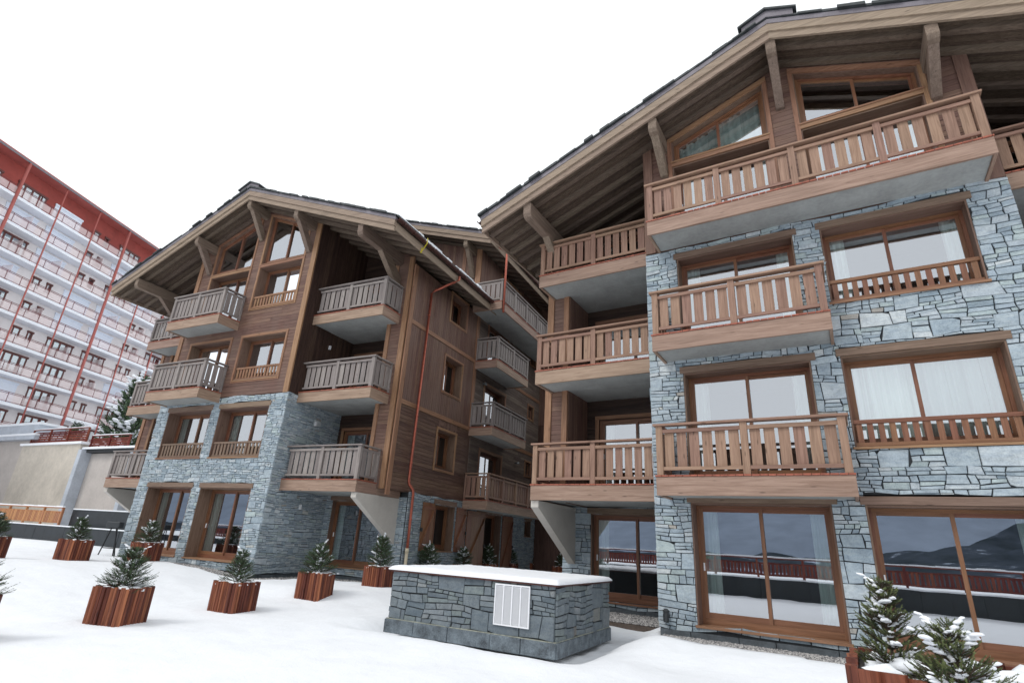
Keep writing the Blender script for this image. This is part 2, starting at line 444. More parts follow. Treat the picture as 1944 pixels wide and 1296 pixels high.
# ------------------------------------------------------------------ windows
def curtain_mesh(mb, x0, x1, y, z0, z1, amp=.03, wl=.11):
    n = max(6, int((x1 - x0) / .022)); vs = []
    ph = rnd.uniform(0, 6)
    for i in range(n + 1):
        x = x0 + (x1 - x0) * i / n
        yy = y + amp * math.sin(2 * math.pi * (x - x0) / wl + ph + .7 * math.sin(x * 9)) + .01 * math.sin(x * 31)
        vs += [(x, yy, z0), (x + .01 * math.sin(x * 20), yy * 1.0, z1)]
    mb.add(vs, [(2 * i, 2 * i + 2, 2 * i + 3, 2 * i + 1) for i in range(n)], grain=2)
def window(par, x0, x1, z0, top, yf, depth, split=.5, name='window', glass='glass', curt='both', thick=.09, sill=True,
           casing=.0, lintel=None, room=1.6, panes=2, frame='frame', lower=False):
    """sliding window set 'depth' behind the wall face yf; reveal is lined with boards"""
    yw = yf + depth
    fr = MB(); ft = .07
    tl, tr = T(top, x0), T(top, x1)
    def tp(x): return tl + (tr - tl) * (x - x0) / (x1 - x0)
    # outer frame
    fr.prism([(x0, z0), (x0 + thick, z0), (x0 + thick, tp(x0 + thick)), (x0, tl)], 'y', yw, yw + ft, grain=2)
    fr.prism([(x1 - thick, z0), (x1, z0), (x1, tr), (x1 - thick, tp(x1 - thick))], 'y', yw, yw + ft, grain=2)
    a, b_ = x0 + thick, x1 - thick
    fr.prism([(a, tp(a) - thick), (b_, tp(b_) - thick), (b_, tp(b_)), (a, tp(a))], 'y', yw, yw + ft, grain=0)
    fr.box(a, b_, yw, yw + ft, z0, z0 + thick * 1.3, grain=0)
    # sashes
    zb = z0 + thick * 1.3; sw = .065
    if panes == 2:
        xm = a + (b_ - a) * split
        for k, (p, q) in enumerate(((a, xm + sw / 2), (xm - sw / 2, b_))):
            y = yw + .018 + (.042 if k else 0)
            t_ = lambda x: tp(x) - thick
            fr.prism([(p, zb), (p + sw, zb), (p + sw, t_(p + sw)), (p, t_(p))], 'y', y, y + .04, grain=2)
            fr.prism([(q - sw, zb), (q, zb), (q, t_(q)), (q - sw, t_(q - sw))], 'y', y, y + .04, grain=2)
            fr.prism([(p + sw, t_(p + sw) - sw), (q - sw, t_(q - sw) - sw), (q - sw, t_(q - sw)), (p + sw, t_(p + sw))], 'y', y, y + .04, grain=0)
            fr.box(p + sw, q - sw, y, y + .04, zb, zb + sw * 1.5, grain=0)
    w = fr.build(name, frame, par)
    if 'terrace' in name or 'balcony_door' in name:
        hd = MB(); hd.box(x0 + thick + .02, x0 + thick + .045, yw - .012, yw + .017, z0 + .98, z0 + 1.13); hd.build('handle', 'white', w)
    if panes == 2:
        for k, (p, q) in enumerate(((a + sw, xm - sw / 2), (xm + sw / 2, b_ - sw))):
            y = yw + .038 + (.042 if k else 0); t_ = lambda x: tp(x) - thick - sw
            m_ = MB(); m_.add([(p, y, zb + sw * 1.5), (q, y, zb + sw * 1.5), (q, y, t_(q)), (p, y, t_(p))], [(0, 1, 2, 3)]); m_.build('pane', glass, w)
    else:
        m_ = MB(); m_.add([(a, yw + .03, zb), (b_, yw + .03, zb), (b_, yw + .03, tp(b_) - thick), (a, yw + .03, tp(a) - thick)], [(0, 1, 2, 3)]); m_.build('pane', glass, w)
    # lining of the reveal
    if depth > .08:
        rv = MB(); t = .03
        rv.prism([(x0, z0), (x0 + t, z0), (x0 + t, tp(x0 + t)), (x0, tl)], 'y', yf - .02, yw - .001, grain=2)
        rv.prism([(x1 - t, z0), (x1, z0), (x1, tr), (x1 - t, tp(x1 - t))], 'y', yf - .02, yw - .001, grain=2)
        rv.prism([(x0 + t, tp(x0 + t) - t), (x1 - t, tp(x1 - t) - t), (x1 - t, tp(x1 - t)), (x0 + t, tp(x0 + t))], 'y', yf - .02, yw - .001, grain=0)
        rv.build('reveal_lining', 'reveal', w)
    if sill:
        s_ = MB(); s_.box(x0 - .03, x1 + .03, yf - .07, yw - .001, z0 - .045, z0 - .002, grain=0); s_.build('sill', 'trim', w)
    if lintel:
        l_ = MB(); l_.box(x0 - lintel[0], x1 + lintel[1], yf - .055, yf + .10, T(top, x0) + .003, T(top, x0) + lintel[2], grain=0)
        l_.build('lintel', 'lintel', w, bevel=.008)
    if casing:
        c_ = MB(); t = casing; ya, yb = yf - .05, yf - .002
        c_.prism([(x0 - t, z0 - t), (x0, z0 - t), (x0, tl), (x0 - t, tl + (tl - tr) * 0)], 'y', ya, yb, grain=2)
        c_.prism([(x1, z0 - t), (x1 + t, z0 - t), (x1 + t, tr), (x1, tr)], 'y', ya, yb, grain=2)
        sl = (tr - tl) / (x1 - x0)
        c_.prism([(x0 - t, tl + .001), (x1 + t, tr + .001 if abs(sl) < 1e-3 else tr + sl * t * 0), (x1 + t, tr + t), (x0 - t, tl + t)], 'y', ya - .006, yb, grain=0)
        c_.box(x0, x1, ya, yb, z0 - t, z0 - .047, grain=0)
        c_.build('casing', 'trim', w)
    # room behind: dark box, open to the window
    zt = max(tl, tr); rb = MB(); y0, y1 = yw + .071, yw + room
    xa, xb = x0 + .01, x1 - .01
    t = .02
    rb.box(xa, xb, y1, y1 + t, z0, zt); rb.box(xa - t, xa, y0, y1, z0, zt); rb.box(xb, xb + t, y0, y1, z0, zt)
    rb.box(xa, xb, y0, y1, z0 - t, z0 + .0)
    if abs(tl - tr) < .01: rb.box(xa, xb, y0, y1, zt, zt + t)
    rb.build('room_interior', 'room', w)
    if curt:
        c = MB(); cz0, cy = z0 + .06, yw + .15
        wd = (x1 - x0)
        if curt in ('both', 'left'): curtain_mesh(c, x0 + .08, x0 + .08 + wd * .14, cy, cz0, T(top, x0 + .1) - .06)
        if curt in ('both', 'right'): curtain_mesh(c, x1 - .08 - wd * .13, x1 - .08, cy, cz0, T(top, x1 - .1) - .06)
        if curt == 'full':
            n = 8
            for i in range(n):
                p = x0 + .05 + (wd - .1) * i / n; q = x0 + .05 + (wd - .1) * (i + 1) / n
                curtain_mesh(c, p, q, cy, cz0, min(tp(p), tp(q)) - .08, .025, .14)
        c.build('curtain', 'curtain', w)
    return w
def guard(par, x0, x1, yf, z0, z1, n, mat='frame'):
    """low baluster guard set in a window opening"""
    g = MB(); g.box(x0, x1, yf - .035, yf + .045, z1 - .07, z1, grain=0)
    g.box(x0, x1, yf - .025, yf + .035, z0, z0 + .07, grain=0)
    p = (x1 - x0) / n
    for i in range(n):
        c = x0 + p * (i + .5); g.box(c - p * .27, c + p * .27, yf - .012, yf + .018, z0 + .06, z1 - .06, grain=2)
    return g.build('window_guard', mat, par)

# ------------------------------------------------------------------ balcony
def balcony(par, L, D, loc, rz=0, sides='LR', posts=(0, .5, 1), H=1.08, wood_='slat', fh=.36, slab=True, soft=.22, name='balcony'):
    """local frame: front edge along x from 0 to L at y=0, wall at y=D, underside at z=0"""
    s = MB()
    s.box(.04, L - .04, .045, D, 0.01, soft)
    b_ = s.build(name, 'concrete', par, bevel=.006); b_.location = loc; b_.rotation_euler = (0, 0, rz)
    f = MB(); f.box(-.02, L + .02, -.02, .04, -.03, fh - .03, grain=0)
    if 'L' in sides: f.box(-.018, .038, .041, D, -.03, fh - .033, grain=1)
    if 'R' in sides: f.box(L - .038, L + .018, .041, D, -.03, fh - .033, grain=1)
    f.build('fascia', 'fascia', b_, bevel=.004)
    d = MB()
    x = -.035
    while x < L + .03:
        w = min(.135, L + .035 - x); d.box(x, x + w - .006, -.035 - rnd.uniform(0, .006), D, fh - .029 + rnd.uniform(0, .004), fh + .002 + rnd.uniform(0, .004)); x += .14
    d.build('decking', 'deck', b_)
    z0 = fh; zt = fh + H
    r = MB(); sl = MB(); pw = .13
    r.box(-.05, L + .05, -.055, .115, zt - .045, zt, grain=0)
    xs = [pw / 2 + (L - pw) * p for p in posts]
    for i, x in enumerate(xs):
        if x < .2 and 'l' in sides: continue
        r.box(x - pw / 2, x + pw / 2, -.012, .09, z0 + .003, zt - .046, grain=2)
    def bay(p, q, y, horizontal=True):
        for zz, hh in ((zt - .19, .075), (z0 + .10, .07)):
            if horizontal: r.box(p, q, y - .002, y + .045, zz, zz + hh, grain=0)
            else: r.box(y - .002, y + .045, p, q, zz, zz + hh, grain=1)
        n = max(2, round((q - p) / .245)); pt = (q - p) / n; g = .062
        for i in range(n):
            a = p + pt * i + g / 2 + (.0 if i else .006); c = p + pt * (i + 1) - g / 2
            if horizontal: sl.box(a, c, y + .046, y + .068, z0 + .12, zt - .14, grain=2)
            else: sl.box(y + .008, y + .03, a, c, z0 + .12, zt - .14, grain=2)
    for p, q in zip(xs, xs[1:]): bay(p + pw / 2, q - pw / 2, .0)
    for sd, x in (('L', .0), ('R', L - .05)):
        if sd in sides and D > .3:
            r.box(x - .04 if sd == 'L' else x - .06, x + .11 if sd == 'L' else x + .09, .116, D, zt - .044, zt - .002, grain=1)
            bay(.10, D - .08, x, False)
            r.box(x - .01, x + .06, D - .08, D - .005, z0 + .003, zt - .05, grain=2)
    r.build('handrail', wood_, b_, bevel=.004); sl.build('slats', wood_, b_)
    return b_

# ------------------------------------------------------------------ roof
def gable_roof(par, zr, s, W, y0, y1, left=True, right=True, gut='R', snow_edge=False, xl=None, xr=None):
    """zr: height of the boarding at the ridge (x=0); s: slope; W: half width; y0: verge"""
    sides = [(-1, xl if xl is not None else W)] * left + [(1, xr if xr is not None else W)] * right
    rs = random.Random(int(zr * 100))
    sl = MB()
    def slab(mb, sg, xa, xb, ya, yb, o0, o1, **k):
        mb.prism([(sg * xa, zr - s * xa + o0), (sg * xb, zr - s * xb + o0), (sg * xb, zr - s * xb + o1), (sg * xa, zr - s * xa + o1)], 'y', ya, yb, **k)
    for sg, w in sides:
        slab(sl, sg, 0, w + .05, y0 + .02, y1, .37, .43, grain=1)
        x = 0.0
        while x < w + .02:       # ragged slates along the verge
            wd = rs.uniform(.14, .42)
            slab(sl, sg, x, min(x + wd + .08, w + .10), y0 - rs.uniform(.07, .16), y0 + rs.uniform(.3, .5), .40 + rs.uniform(0, .012), .445 + rs.uniform(.0, .045), grain=1)
            x += wd
        yy = y0
        while yy < y1 - .3:      # and along the eave
            ww = rs.uniform(.25, .42)
            slab(sl, sg, w - .25, w + .08 + rs.uniform(0, .05), yy, yy + ww - .01, .40 + rs.uniform(0, .015), .46 + rs.uniform(0, .03), grain=1)
            yy += ww
    roof = sl.build('roof', 'slate', par)
    bd = MB(); rf = MB(); bg = MB(); fl = MB()
    for sg, w in sides:
        y = y0 + .06
        while y < y1:
            yy = min(y + .148, y1); slab(bd, sg, 0, w - .02, y, yy - .006, .02, .06 , grain=0); y += .15
        slab(bd, sg, 0, w - .02, y0 + .06, y1, .065, .36, grain=0)
        y = y0 + .34
        while y < y1 - .15:
            slab(rf, sg, 0, w - .06, y, y + .14, -.10, .018, grain=0); y += .56
        slab(bg, sg, 0, w, y0, y0 + .06, -.155, .035, grain=0)
        slab(bg, sg, 0, w + .02, y0 - .045, y0 + .06, .037, .26, grain=0)
        slab(fl, sg, 0, w + .04, y0 - .06, y0 + .06, .262, .395, grain=0)
        bg.box(sg * (w - .018), sg * (w + .02), y0 + .061, y1, zr - s * w - .10, zr - s * w + .19, grain=1)
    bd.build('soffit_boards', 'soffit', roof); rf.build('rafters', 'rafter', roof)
    bg.build('barge_board', 'barge', roof); fl.build('verge_flashing', 'flash', roof)
    if left and right:
        cp = MB()
        zc = zr + .43
        cp.prism([(-.56, zc - s * .56), (0, zc), (.56, zc - s * .56), (.56, zc - s * .56 + .17), (0, zc + .19), (-.56, zc - s * .56 + .17)], 'y', y0 - .10, y1 - .2)
        o = cp.build('ridge_cap', 'flash', roof)
        cp = MB()
        for k in range(14):
            ya = y0 - .16 + k * .45
            for sg in (-1, 1):
                j = rs.uniform(0, .02)
                cp.prism([(0, zc + .19 + j), (sg * .64, zc - s * .64 + .16 + j), (sg * .64, zc - s * .64 + .21 + j), (0, zc + .25 + j)], 'y', ya, ya + .47)
        cp.build('ridge_slates', 'slate', roof)
    for sg, w in sides:
        if ('R' if sg > 0 else 'L') in gut:
            g = MB(); xg = sg * (w + .12); zg = zr - s * w + .30; n = 8; vs = []
            for yy in (y0 - .02, y1):
                for i in range(n + 1):
                    a = math.pi * i / n; vs.append((xg - .085 * math.cos(a), yy, zg - .085 * math.sin(a)))
                for i in range(n, -1, -1):
                    a = math.pi * i / n; vs.append((xg - .078 * math.cos(a), yy, zg - .078 * math.sin(a)))
            K = 2 * (n + 1)
            g.add(vs, [(i, (i + 1) % K, (i + 1) % K + K, i + K) for i in range(K)] + [tuple(range(K)), tuple(range(2 * K - 1, K - 1, -1))])
            yy = y0 + .3
            while yy < y1:
                g.box(xg - .095, xg + .095, yy, yy + .025, zg - .10, zg - .07); g.box(xg + .088, xg + .096, yy, yy + .025, zg - .09, zg + .02); yy += .6
            g.build('gutter', 'darkcopper', roof)
    if snow_edge:
        sn = MB()
        for sg, w in sides:
            if ('R' if sg > 0 else 'L') not in snow_edge: continue
            yy = y0 + .05; hh = .06
            while yy < y1 - .1:
                ww = rs.uniform(.2, .5); hh = rs.uniform(.03, .10)
                xo = w + .10 + rs.uniform(-.05, .05)
                slab(sn, sg, w - 1.4, xo, yy, yy + ww + .02, .44, .47 + hh, grain=0); yy += ww
        sn.build('snow_cover', 'snowc', roof, bevel=.02)
    return roof

def bracket(par, x, yv, yw, z, foot, w=.22, big=False, name='roof_bracket'):
    """console from wall plane yw out to the verge yv; top at z, strut foot at 'foot' below it"""
    m = MB(); L = yw - yv
    # beam with rounded nose
    h = .36 if not big else .42
    pr = [(yw, z), (yv + .0, z), (yv + .0, z - h * .75), (yv + .06, z - h), (yv + .16, z - h - .03), (yv + .34, z - h - .02), (yw, z - h - .02)]
    m.prism(pr, 'x', x - w / 2, x + w / 2, grain=1)
    if big:
        st = [(yv + 1.15, z - h - .02), (yv + 1.75, z - h - .02), (yw, foot + .50), (yw, foot), (yw - .12, foot + .02)]
    else:
        st = [(yv + .17, z - h - .02), (yv + .50, z - h - .02), (yw, foot + .30), (yw, foot), (yw - .10, foot + .02)]
    m.prism(st, 'x', x - w / 2 + .012, x + w / 2 - .012, grain=1)
    return m.build(name, 'beam', par, bevel=.012)
def plate(par, name, mat, fn, bevel=0):
    m = MB(); fn(m); return m.build(name, mat, par, bevel=bevel)

def wall_lamp(par, x, y, z, mat='metalgrey', r=.045, h=.20):
    m = MB(); m.box(x - .03, x + .03, y - .03, y, z - .05, z + .05); m.tube([(x, y - .09, z - h / 2), (x, y - .09, z + h / 2)], r, 10)
    return m.build('wall_lamp', mat, par)

# ------------------------------------------------------------------ the two chalets
def chalet(root, P):
    zs = lambda x: P['zr'] - P['s'] * abs(x)
    far = P['far']                      # the farther chalet has a timber-clad upper storey
    XL, XR = P['sx']                    # stone block
    zt = P['stone_top']; f1, f2, f3 = P['under']
    SW = P['sw']
    A, B = P['A'], P['B']               # window columns on the stone
    yb, ywall = 2.8, 1.45
    seed = P['seed']
    fin = -0.1
    # ---- stone
    stone_ops = P['stone_ops']
    core = MB(); sheet(core, XL, XR, fin + .40, zt, .0, .34, stone_ops)
    for x, sg in ((XL, 1), (XR, -1)): core.box(x, x + sg * .3, .341, yb, fin + .40, zt)
    core.box(XR, 7.1, yb, yb + .3, fin, f1) if False else None
    sw_ = MB()
    stones(sw_, front(0), XL - .03, XR + .03, fin + .42, zt, stone_ops, seed, P['big'], thin=P['thin'])
    if far: stones(sw_, right_face(XR), 0, yb, fin + .42, zt, [], seed + 3, P['big'], thin=P['thin'])
    if not far: stones(sw_, left_face(XL), 0, yb, fin + .42, zt, [], seed + 4, P['big'], thin=P['thin'])
    # ground storey behind the loggias
    for x0, x1, sd in ((XR, SW, 'R'), (-SW, XL, 'L')):
        op = P['gdoor'][sd]
        sheet(core, x0, x1, fin + .40, f1, yb, yb + .3, [op])
        stones(sw_, front(yb), x0, x1, fin + .42, f1, [(op[0], op[1], op[2], op[3])], seed + 11, P['big'], thin=P['thin'])
    wl = sw_.build('stone_wall', 'stone', root)
    core.build('stone_joints', 'mortar', wl)
    rg = random.Random(seed)
    def plinth(a, b_, fn):
        u = a
        while u < b_ - .01:
            w = min(rg.uniform(.5, 1.1), b_ - u)
            if b_ - u - w < .3: w = b_ - u
            fn(u + .006, u + w - .006, rg.uniform(0, .02)); u += w
    pl = MB(); plinth(XL, XR, lambda a, b_, j: pl.box(a, b_, -.02 - j, .3, fin, fin + .40 - .004))
    plinth(0.3, yb, lambda a, b_, j: pl.box(XR - .2, XR + .02 + j, a, b_, fin, fin + .40 - .004)); pl.build('plinth', 'plinth', wl)
    for x0, x1 in ((XR + .05, SW), (-SW, XL - .05)):
        pl = MB(); plinth(x0, x1, lambda a, b_, j: pl.box(a, b_, yb - .02 - j, yb + .3, fin, fin + .40 - .004)); pl.build('plinth', 'plinth', wl)
    # ---- windows on the stone block
    for wd in P['windows']:
        w = window(root, *wd['r'], yf=0, depth=P['rev'], lintel=wd.get('lintel'), curt=wd.get('curt', 'both'), split=wd.get('split', .5), name=wd.get('name', 'window'))
        if wd.get('guard'): guard(w, wd['r'][0] + .03, wd['r'][1] - .03, .06, wd['r'][2] + .02, wd['r'][2] + .02 + wd['guard'], 14, 'frame' if not far else 'lintel')
    # ---- upper timber front (y=0)
    ops_u = P['upper_ops']
    bk = MB(); sheet(bk, XL, XR, zt + .001, lambda x: zs(x) + .02, .0, .05, ops_u, (0,))
    cl = MB(); clad_h(cl, XL + .2, XR - .2, zt + .03, 30, 0, ops_u, lambda x: zs(x) - .02)
    bk2 = bk.build('timber_wall', 'cladD', root)
    cl.build('cladding', 'clad', bk2)
    for x in (XL, XR - .24):
        tr = MB()
        tr.prism([(x, zt + .003), (x + .24, zt + .003), (x + .24, zs(x + .24) - .02), (x, zs(x) - .02)], 'y', -.06, -.001, grain=2)
        tr.build('corner_board', 'trim' if far else 'clad', bk2)
    for wd in P['upper_windows']:
        w = window(root, *wd['r'], yf=0, depth=wd.get('depth', .3), curt=wd.get('curt', 'both'), casing=wd.get('casing', .1), sill=wd.get('sill', True), name=wd.get('name', 'window'), split=wd.get('split', .5))
        if wd.get('guard'): guard(w, wd['r'][0] + .03, wd['r'][1] - .03, .03, wd['r'][2] + .02, wd['r'][2] + .02 + wd['guard'], 14, 'trim')
    # ---- piers beside the loggias
    for sg in (-1, 1):
        a, b_ = sorted((sg * 6.3, sg * SW))
        pb = MB(); pc = MB(); pt = []
        pb.prism([(a, f1 + .2), (b_, f1 + .2), (b_, zs(b_) + .02), (a, zs(a) + .02)], 'y', ywall, ywall + .06)
        clad_h(pc, a + .1, b_ - .1, f1 + .2, 30, ywall, [], lambda x: zs(x) - .02)
        io = sg * 6.3; oo = sg * SW
        for x, w in ((io, .16), (oo, .2)):
            p, q = sorted((x, x + (sg if x == io else -sg) * w))
            pt.append((p, q))
        pb.box(a, b_, ywall + .061, yb + .2, f1 + .2, f1 + .25)
        # loggia inner cheek (vertical boards)
        for ww, xx, s2 in ((pb, io, -sg),):
            ww.box(min(xx, xx + sg * .05), max(xx, xx + sg * .05), ywall + .061, yb, f1, zs(xx) + .02)
        for k in range(11):
            y = ywall + k * .125
            pc.box(io - .022 if sg > 0 else io, io if sg > 0 else io + .022, y + .004, y + .121, f1 - .01, zs(io) - .02, grain=2)
        w_ = pb.build('timber_pier', 'cladD', root); pc.build('cladding', 'clad', w_); [plate(w_, 'corner_board', 'trim', lambda m_, p=p, q=q: m_.box(p, q, ywall - .06, ywall - .001, f1 + .18, min(zs(p), zs(q)) - .02, grain=2)) for p, q in pt]
    for sg in (-1, 1): plate(root, 'floor_edge_board', 'fascia', lambda m_: m_.box(sg * 6.765, sg * 6.82, 1.46, yb - .01, f1 - .03, f1 + .199, grain=1)); plate(root, 'floor_slab', 'concrete', lambda m_: m_.box(sg * 6.3, sg * 6.76, 1.46, yb - .01, f1 + .01, f1 + .195))
    # cheek of the centre block above the stone (vertical boards)
    for x, sg in ((XL, -1), (XR, 1)):
        ck = MB()
        for k in range(23):
            y = k * .125
            if y > yb - .12: break
            a, b_ = sorted((x, x + sg * .022))
            ck.box(a, b_, y + .004, y + .121, zt + .002, zs(x) - .02, grain=2)
        a, b_ = sorted((x - sg * .05, x - sg * .001))
        ck.box(a, b_, .061, yb, zt + .003, zs(x) + .02)
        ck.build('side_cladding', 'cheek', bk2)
    # ---- loggia back walls with doors, one storey at a time
    for x0, x1, sd in ((XR, 6.3, 'R'), (-6.3, XL, 'L')):
        if sd not in P['loggias']: continue
        lv = [f1, f2, f3]
        ops = []
        for f in lv:
            fl = f + .36; dx0, dx1 = P['ldoor'][sd]
            ops.append((dx0, dx1, fl, fl + 2.12))
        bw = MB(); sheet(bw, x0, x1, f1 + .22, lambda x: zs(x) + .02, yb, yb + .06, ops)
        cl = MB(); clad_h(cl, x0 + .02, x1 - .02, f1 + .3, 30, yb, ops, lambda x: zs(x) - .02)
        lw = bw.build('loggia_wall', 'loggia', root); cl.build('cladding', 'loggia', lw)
        for k, o in enumerate(ops):
            window(root, *o, yf=yb, depth=.04, casing=.11, curt='left' if k != 1 else 'both', sill=False, name='balcony_door')
    # ground loggia doors
    for sd in P['loggias']:
        window(root, *P['gdoor'][sd], yf=yb, depth=.15, curt='left', sill=True, lintel=(.1, .1, .16), name='terrace_door')
    # ---- balconies of the loggias
    for f in (f1, f2, f3):
        for sd in P['loggias']:
            x0, x1 = (XR, 6.8) if sd == 'R' else (-6.8, XL)
            b_ = balcony(root, x1 - x0, 1.0, (x0, .45, f), 0, 'lR' if sd == 'R' else 'L', (0, .5, 1) if P['lpost0'] or sd == 'R' else (0, .5, .985), H=P['H'], wood_=P['bw'], fh=P['fh'])
            s_ = MB(); a, c = (XR + .03, 6.28) if sd == 'R' else (-6.28, XL - .03)
            s_.box(a - x0, c - x0, 1.452 - .45, yb - .451, .01, .22); s_.build('floor_slab', 'concrete', b_)
    # ---- rendered fins under the lowest balconies
    for sg, sd in ((-1, 'L'), (1, 'R')):
        if sd not in P['loggias']: continue
        m = MB(); x = sg * 6.72
        m.prism([(.50, f1 - .035), (.50, f1 - .20), (yb, f1 - 1.55), (yb, f1 - .035)], 'x', x - .11, x + .11)
        m.build('concrete_fin', 'render', root, bevel=.008)
    # ---- front balconies
    for q in P['balconies']:
        balcony(root, q['x'][1] - q['x'][0], -q['y'] - .03, (q['x'][0], q['y'], q['z']), 0, 'LR', q['posts'], H=P['H'], wood_=P['bw'], fh=P['fh'], name='front_balcony')
    # ---- roof
    gable_roof(root, P['zr'], P['s'], P['W'], P['yv'], P['yend'], gut=P['gut'], snow_edge=P.get('snow'))
    for x in P['br_in']: bracket(root, x, P['yv'] + .07, -.001, zs(x) - .13, P['br_foot'](x))
    for x in (-6.5, 6.5): bracket(root, x, P['yv'] + .07, ywall - .001, zs(x) - .13, zs(x) - 1.62, .24, True)
    # purlins above the loggias, tying the roof to the walls
    # ---- closing shell behind
    sh = MB()
    D = P['yend'] - .5
    for sg in P['shell']:
        a, b_ = sorted((sg * (SW - .04), sg * (SW - .16)))
        sh.box(a, b_, yb + .301, D, fin, f1 - .03)
        sh.box(a, b_, ywall + .061, D, f1 - .029, zs(SW) + .02)
    sh.prism([(-SW + .2, fin), (SW - .2, fin), (SW - .2, zs(SW - .2)), (0, zs(0)), (-SW + .2, zs(SW - .2))], 'y', D, D + .1)
    for f in (f1, f2, f3): sh.box(-SW + .2, SW - .2, yb + .31, D - .01, f + .02, f + .2)
    sh.build('rear_shell', 'dark', root)

E2 = lambda *a: a
# nearer chalet ------------------------------------------------------------
XLr, XRr = -3.45, 3.55
near = empty('chalet', (-.13, 12.0, 0), 0)
tag(near, 'nearer timber and stone chalet with a wide balcony under its gable', 'building')
zR = 13.43; sR = .402
zsR = lambda x: zR - sR * abs(x)
A = (-2.71, -.15); B = (.38, 2.90)
PR = dict(zr=zR, s=sR, far=False, sx=(XLr, XRr), stone_top=8.80, under=(2.80, 5.85, 8.80), sw=7.0, A=A, B=B, seed=21, big=1.0, thin=.95,
    rev=.32, W=7.95, yv=-1.1, yend=24, gut='L', br_in=(-2.89, 0.0, 2.89), br_foot=lambda x: 11.0 if x else 12.0,
    stone_ops=[(A[0], A[1], .42, 2.90), (B[0], B[1], .42, 2.90), (A[0], A[1], 3.2, 5.71), (B[0], B[1], 3.74, 5.73), (A[0], A[1], 6.2, 8.66), (B[0], B[1], 6.72, 8.67)],
    windows=[dict(r=(A[0], A[1], .43, 2.72), lintel=(.07, .10, .15), curt='both', name='terrace_door'),
             dict(r=(B[0], B[1], .43, 2.72), lintel=(.07, .10, .15), curt='right', name='terrace_door'),
             dict(r=(A[0], A[1], 3.2, 5.54), lintel=(.07, .10, .16), curt='both', name='balcony_door'),
             dict(r=(B[0], B[1], 3.76, 5.56), lintel=(.07, .09, .16), curt='full', guard=.50, split=.46),
             dict(r=(A[0], A[1], 6.2, 8.49), lintel=(.07, .09, .16), curt='both', name='balcony_door'),
             dict(r=(B[0], B[1], 6.74, 8.50), lintel=(.07, .09, .16), curt='both', guard=.50, split=.46)],
    upper_ops=[(-2.77, -.24, 9.13, lambda x: zsR(x) - .20), (.26, 2.80, 9.13, lambda x: zsR(x) - .20)],
    upper_windows=[dict(r=(-2.68, -.33, 11.42, lambda x: zsR(x) - .28), depth=.16, curt='full', casing=0, sill=True, name='gable_window'),
                   dict(r=(.35, 2.71, 11.42, lambda x: zsR(x) - .28), depth=.16, curt=None, casing=0, sill=True, name='gable_window'),
                   dict(r=(-2.68, -.33, 9.16, 11.25), depth=.34, curt='both', casing=0, name='balcony_door'),
                   dict(r=(.35, 2.71, 9.16, 11.25), depth=.34, curt='both', casing=0, name='balcony_door')],
    gdoor=dict(L=(-6.15, -3.62, .43, 2.62), R=(3.75, 6.15, .43, 2.62)), ldoor=dict(L=(-5.9, -3.65), R=(3.75, 6.0)),
    loggias='LR', lpost0=False, H=1.045, bw='slat', fh=.36,
    balconies=[dict(x=(-3.12, .28), y=-.95, z=2.80, posts=(0, .5, 1)), dict(x=(-3.10, .30), y=-.95, z=5.85, posts=(0, .5, 1)),
               dict(x=(-3.12, 3.28), y=-.95, z=8.80, posts=(0, .25, .5, .75, 1))],
    shell=(-1, 1))
chalet(near, PR)
# transoms and casings of the gable windows on the nearer chalet
def gtrim(m, zs, cols, zb, zm, xin=.0):
    for a, b_ in cols:
        t = .10
        m.box(a - t + .09, a + .09 - .0, -.055, -.001, zb, T(lambda x: zs(x) - .21, a), grain=2)
        m.box(b_ - .09, b_ + t - .09, -.055, -.001, zb, T(lambda x: zs(x) - .21, b_), grain=2)
        m.box(a + .09, b_ - .09, -.05, .15, zm, zm + .15, grain=0)
        p, q = a, b_
        m.prism([(p, zs(p) - .29), (q, zs(q) - .29), (q, zs(q) - .15), (p, zs(p) - .15)], 'y', -.062, -.002, grain=0)
m = MB(); gtrim(m, zsR, ((-2.77, -.24), (.26, 2.80)), 9.16, 11.262); m.build('gable_trim', 'trim', near)
m = MB()
m.box(-3.36, -3.24, -.11, -.03, .50, .56); m.tube([(-3.30, -.10, .42), (-3.30, -.10, .62)], .055, 8); m.tube([(-3.30, -.10, .62), (-3.30, -.10, .66)], [.08, .03], 8)
m.build('wall_lamp', 'iron', near)

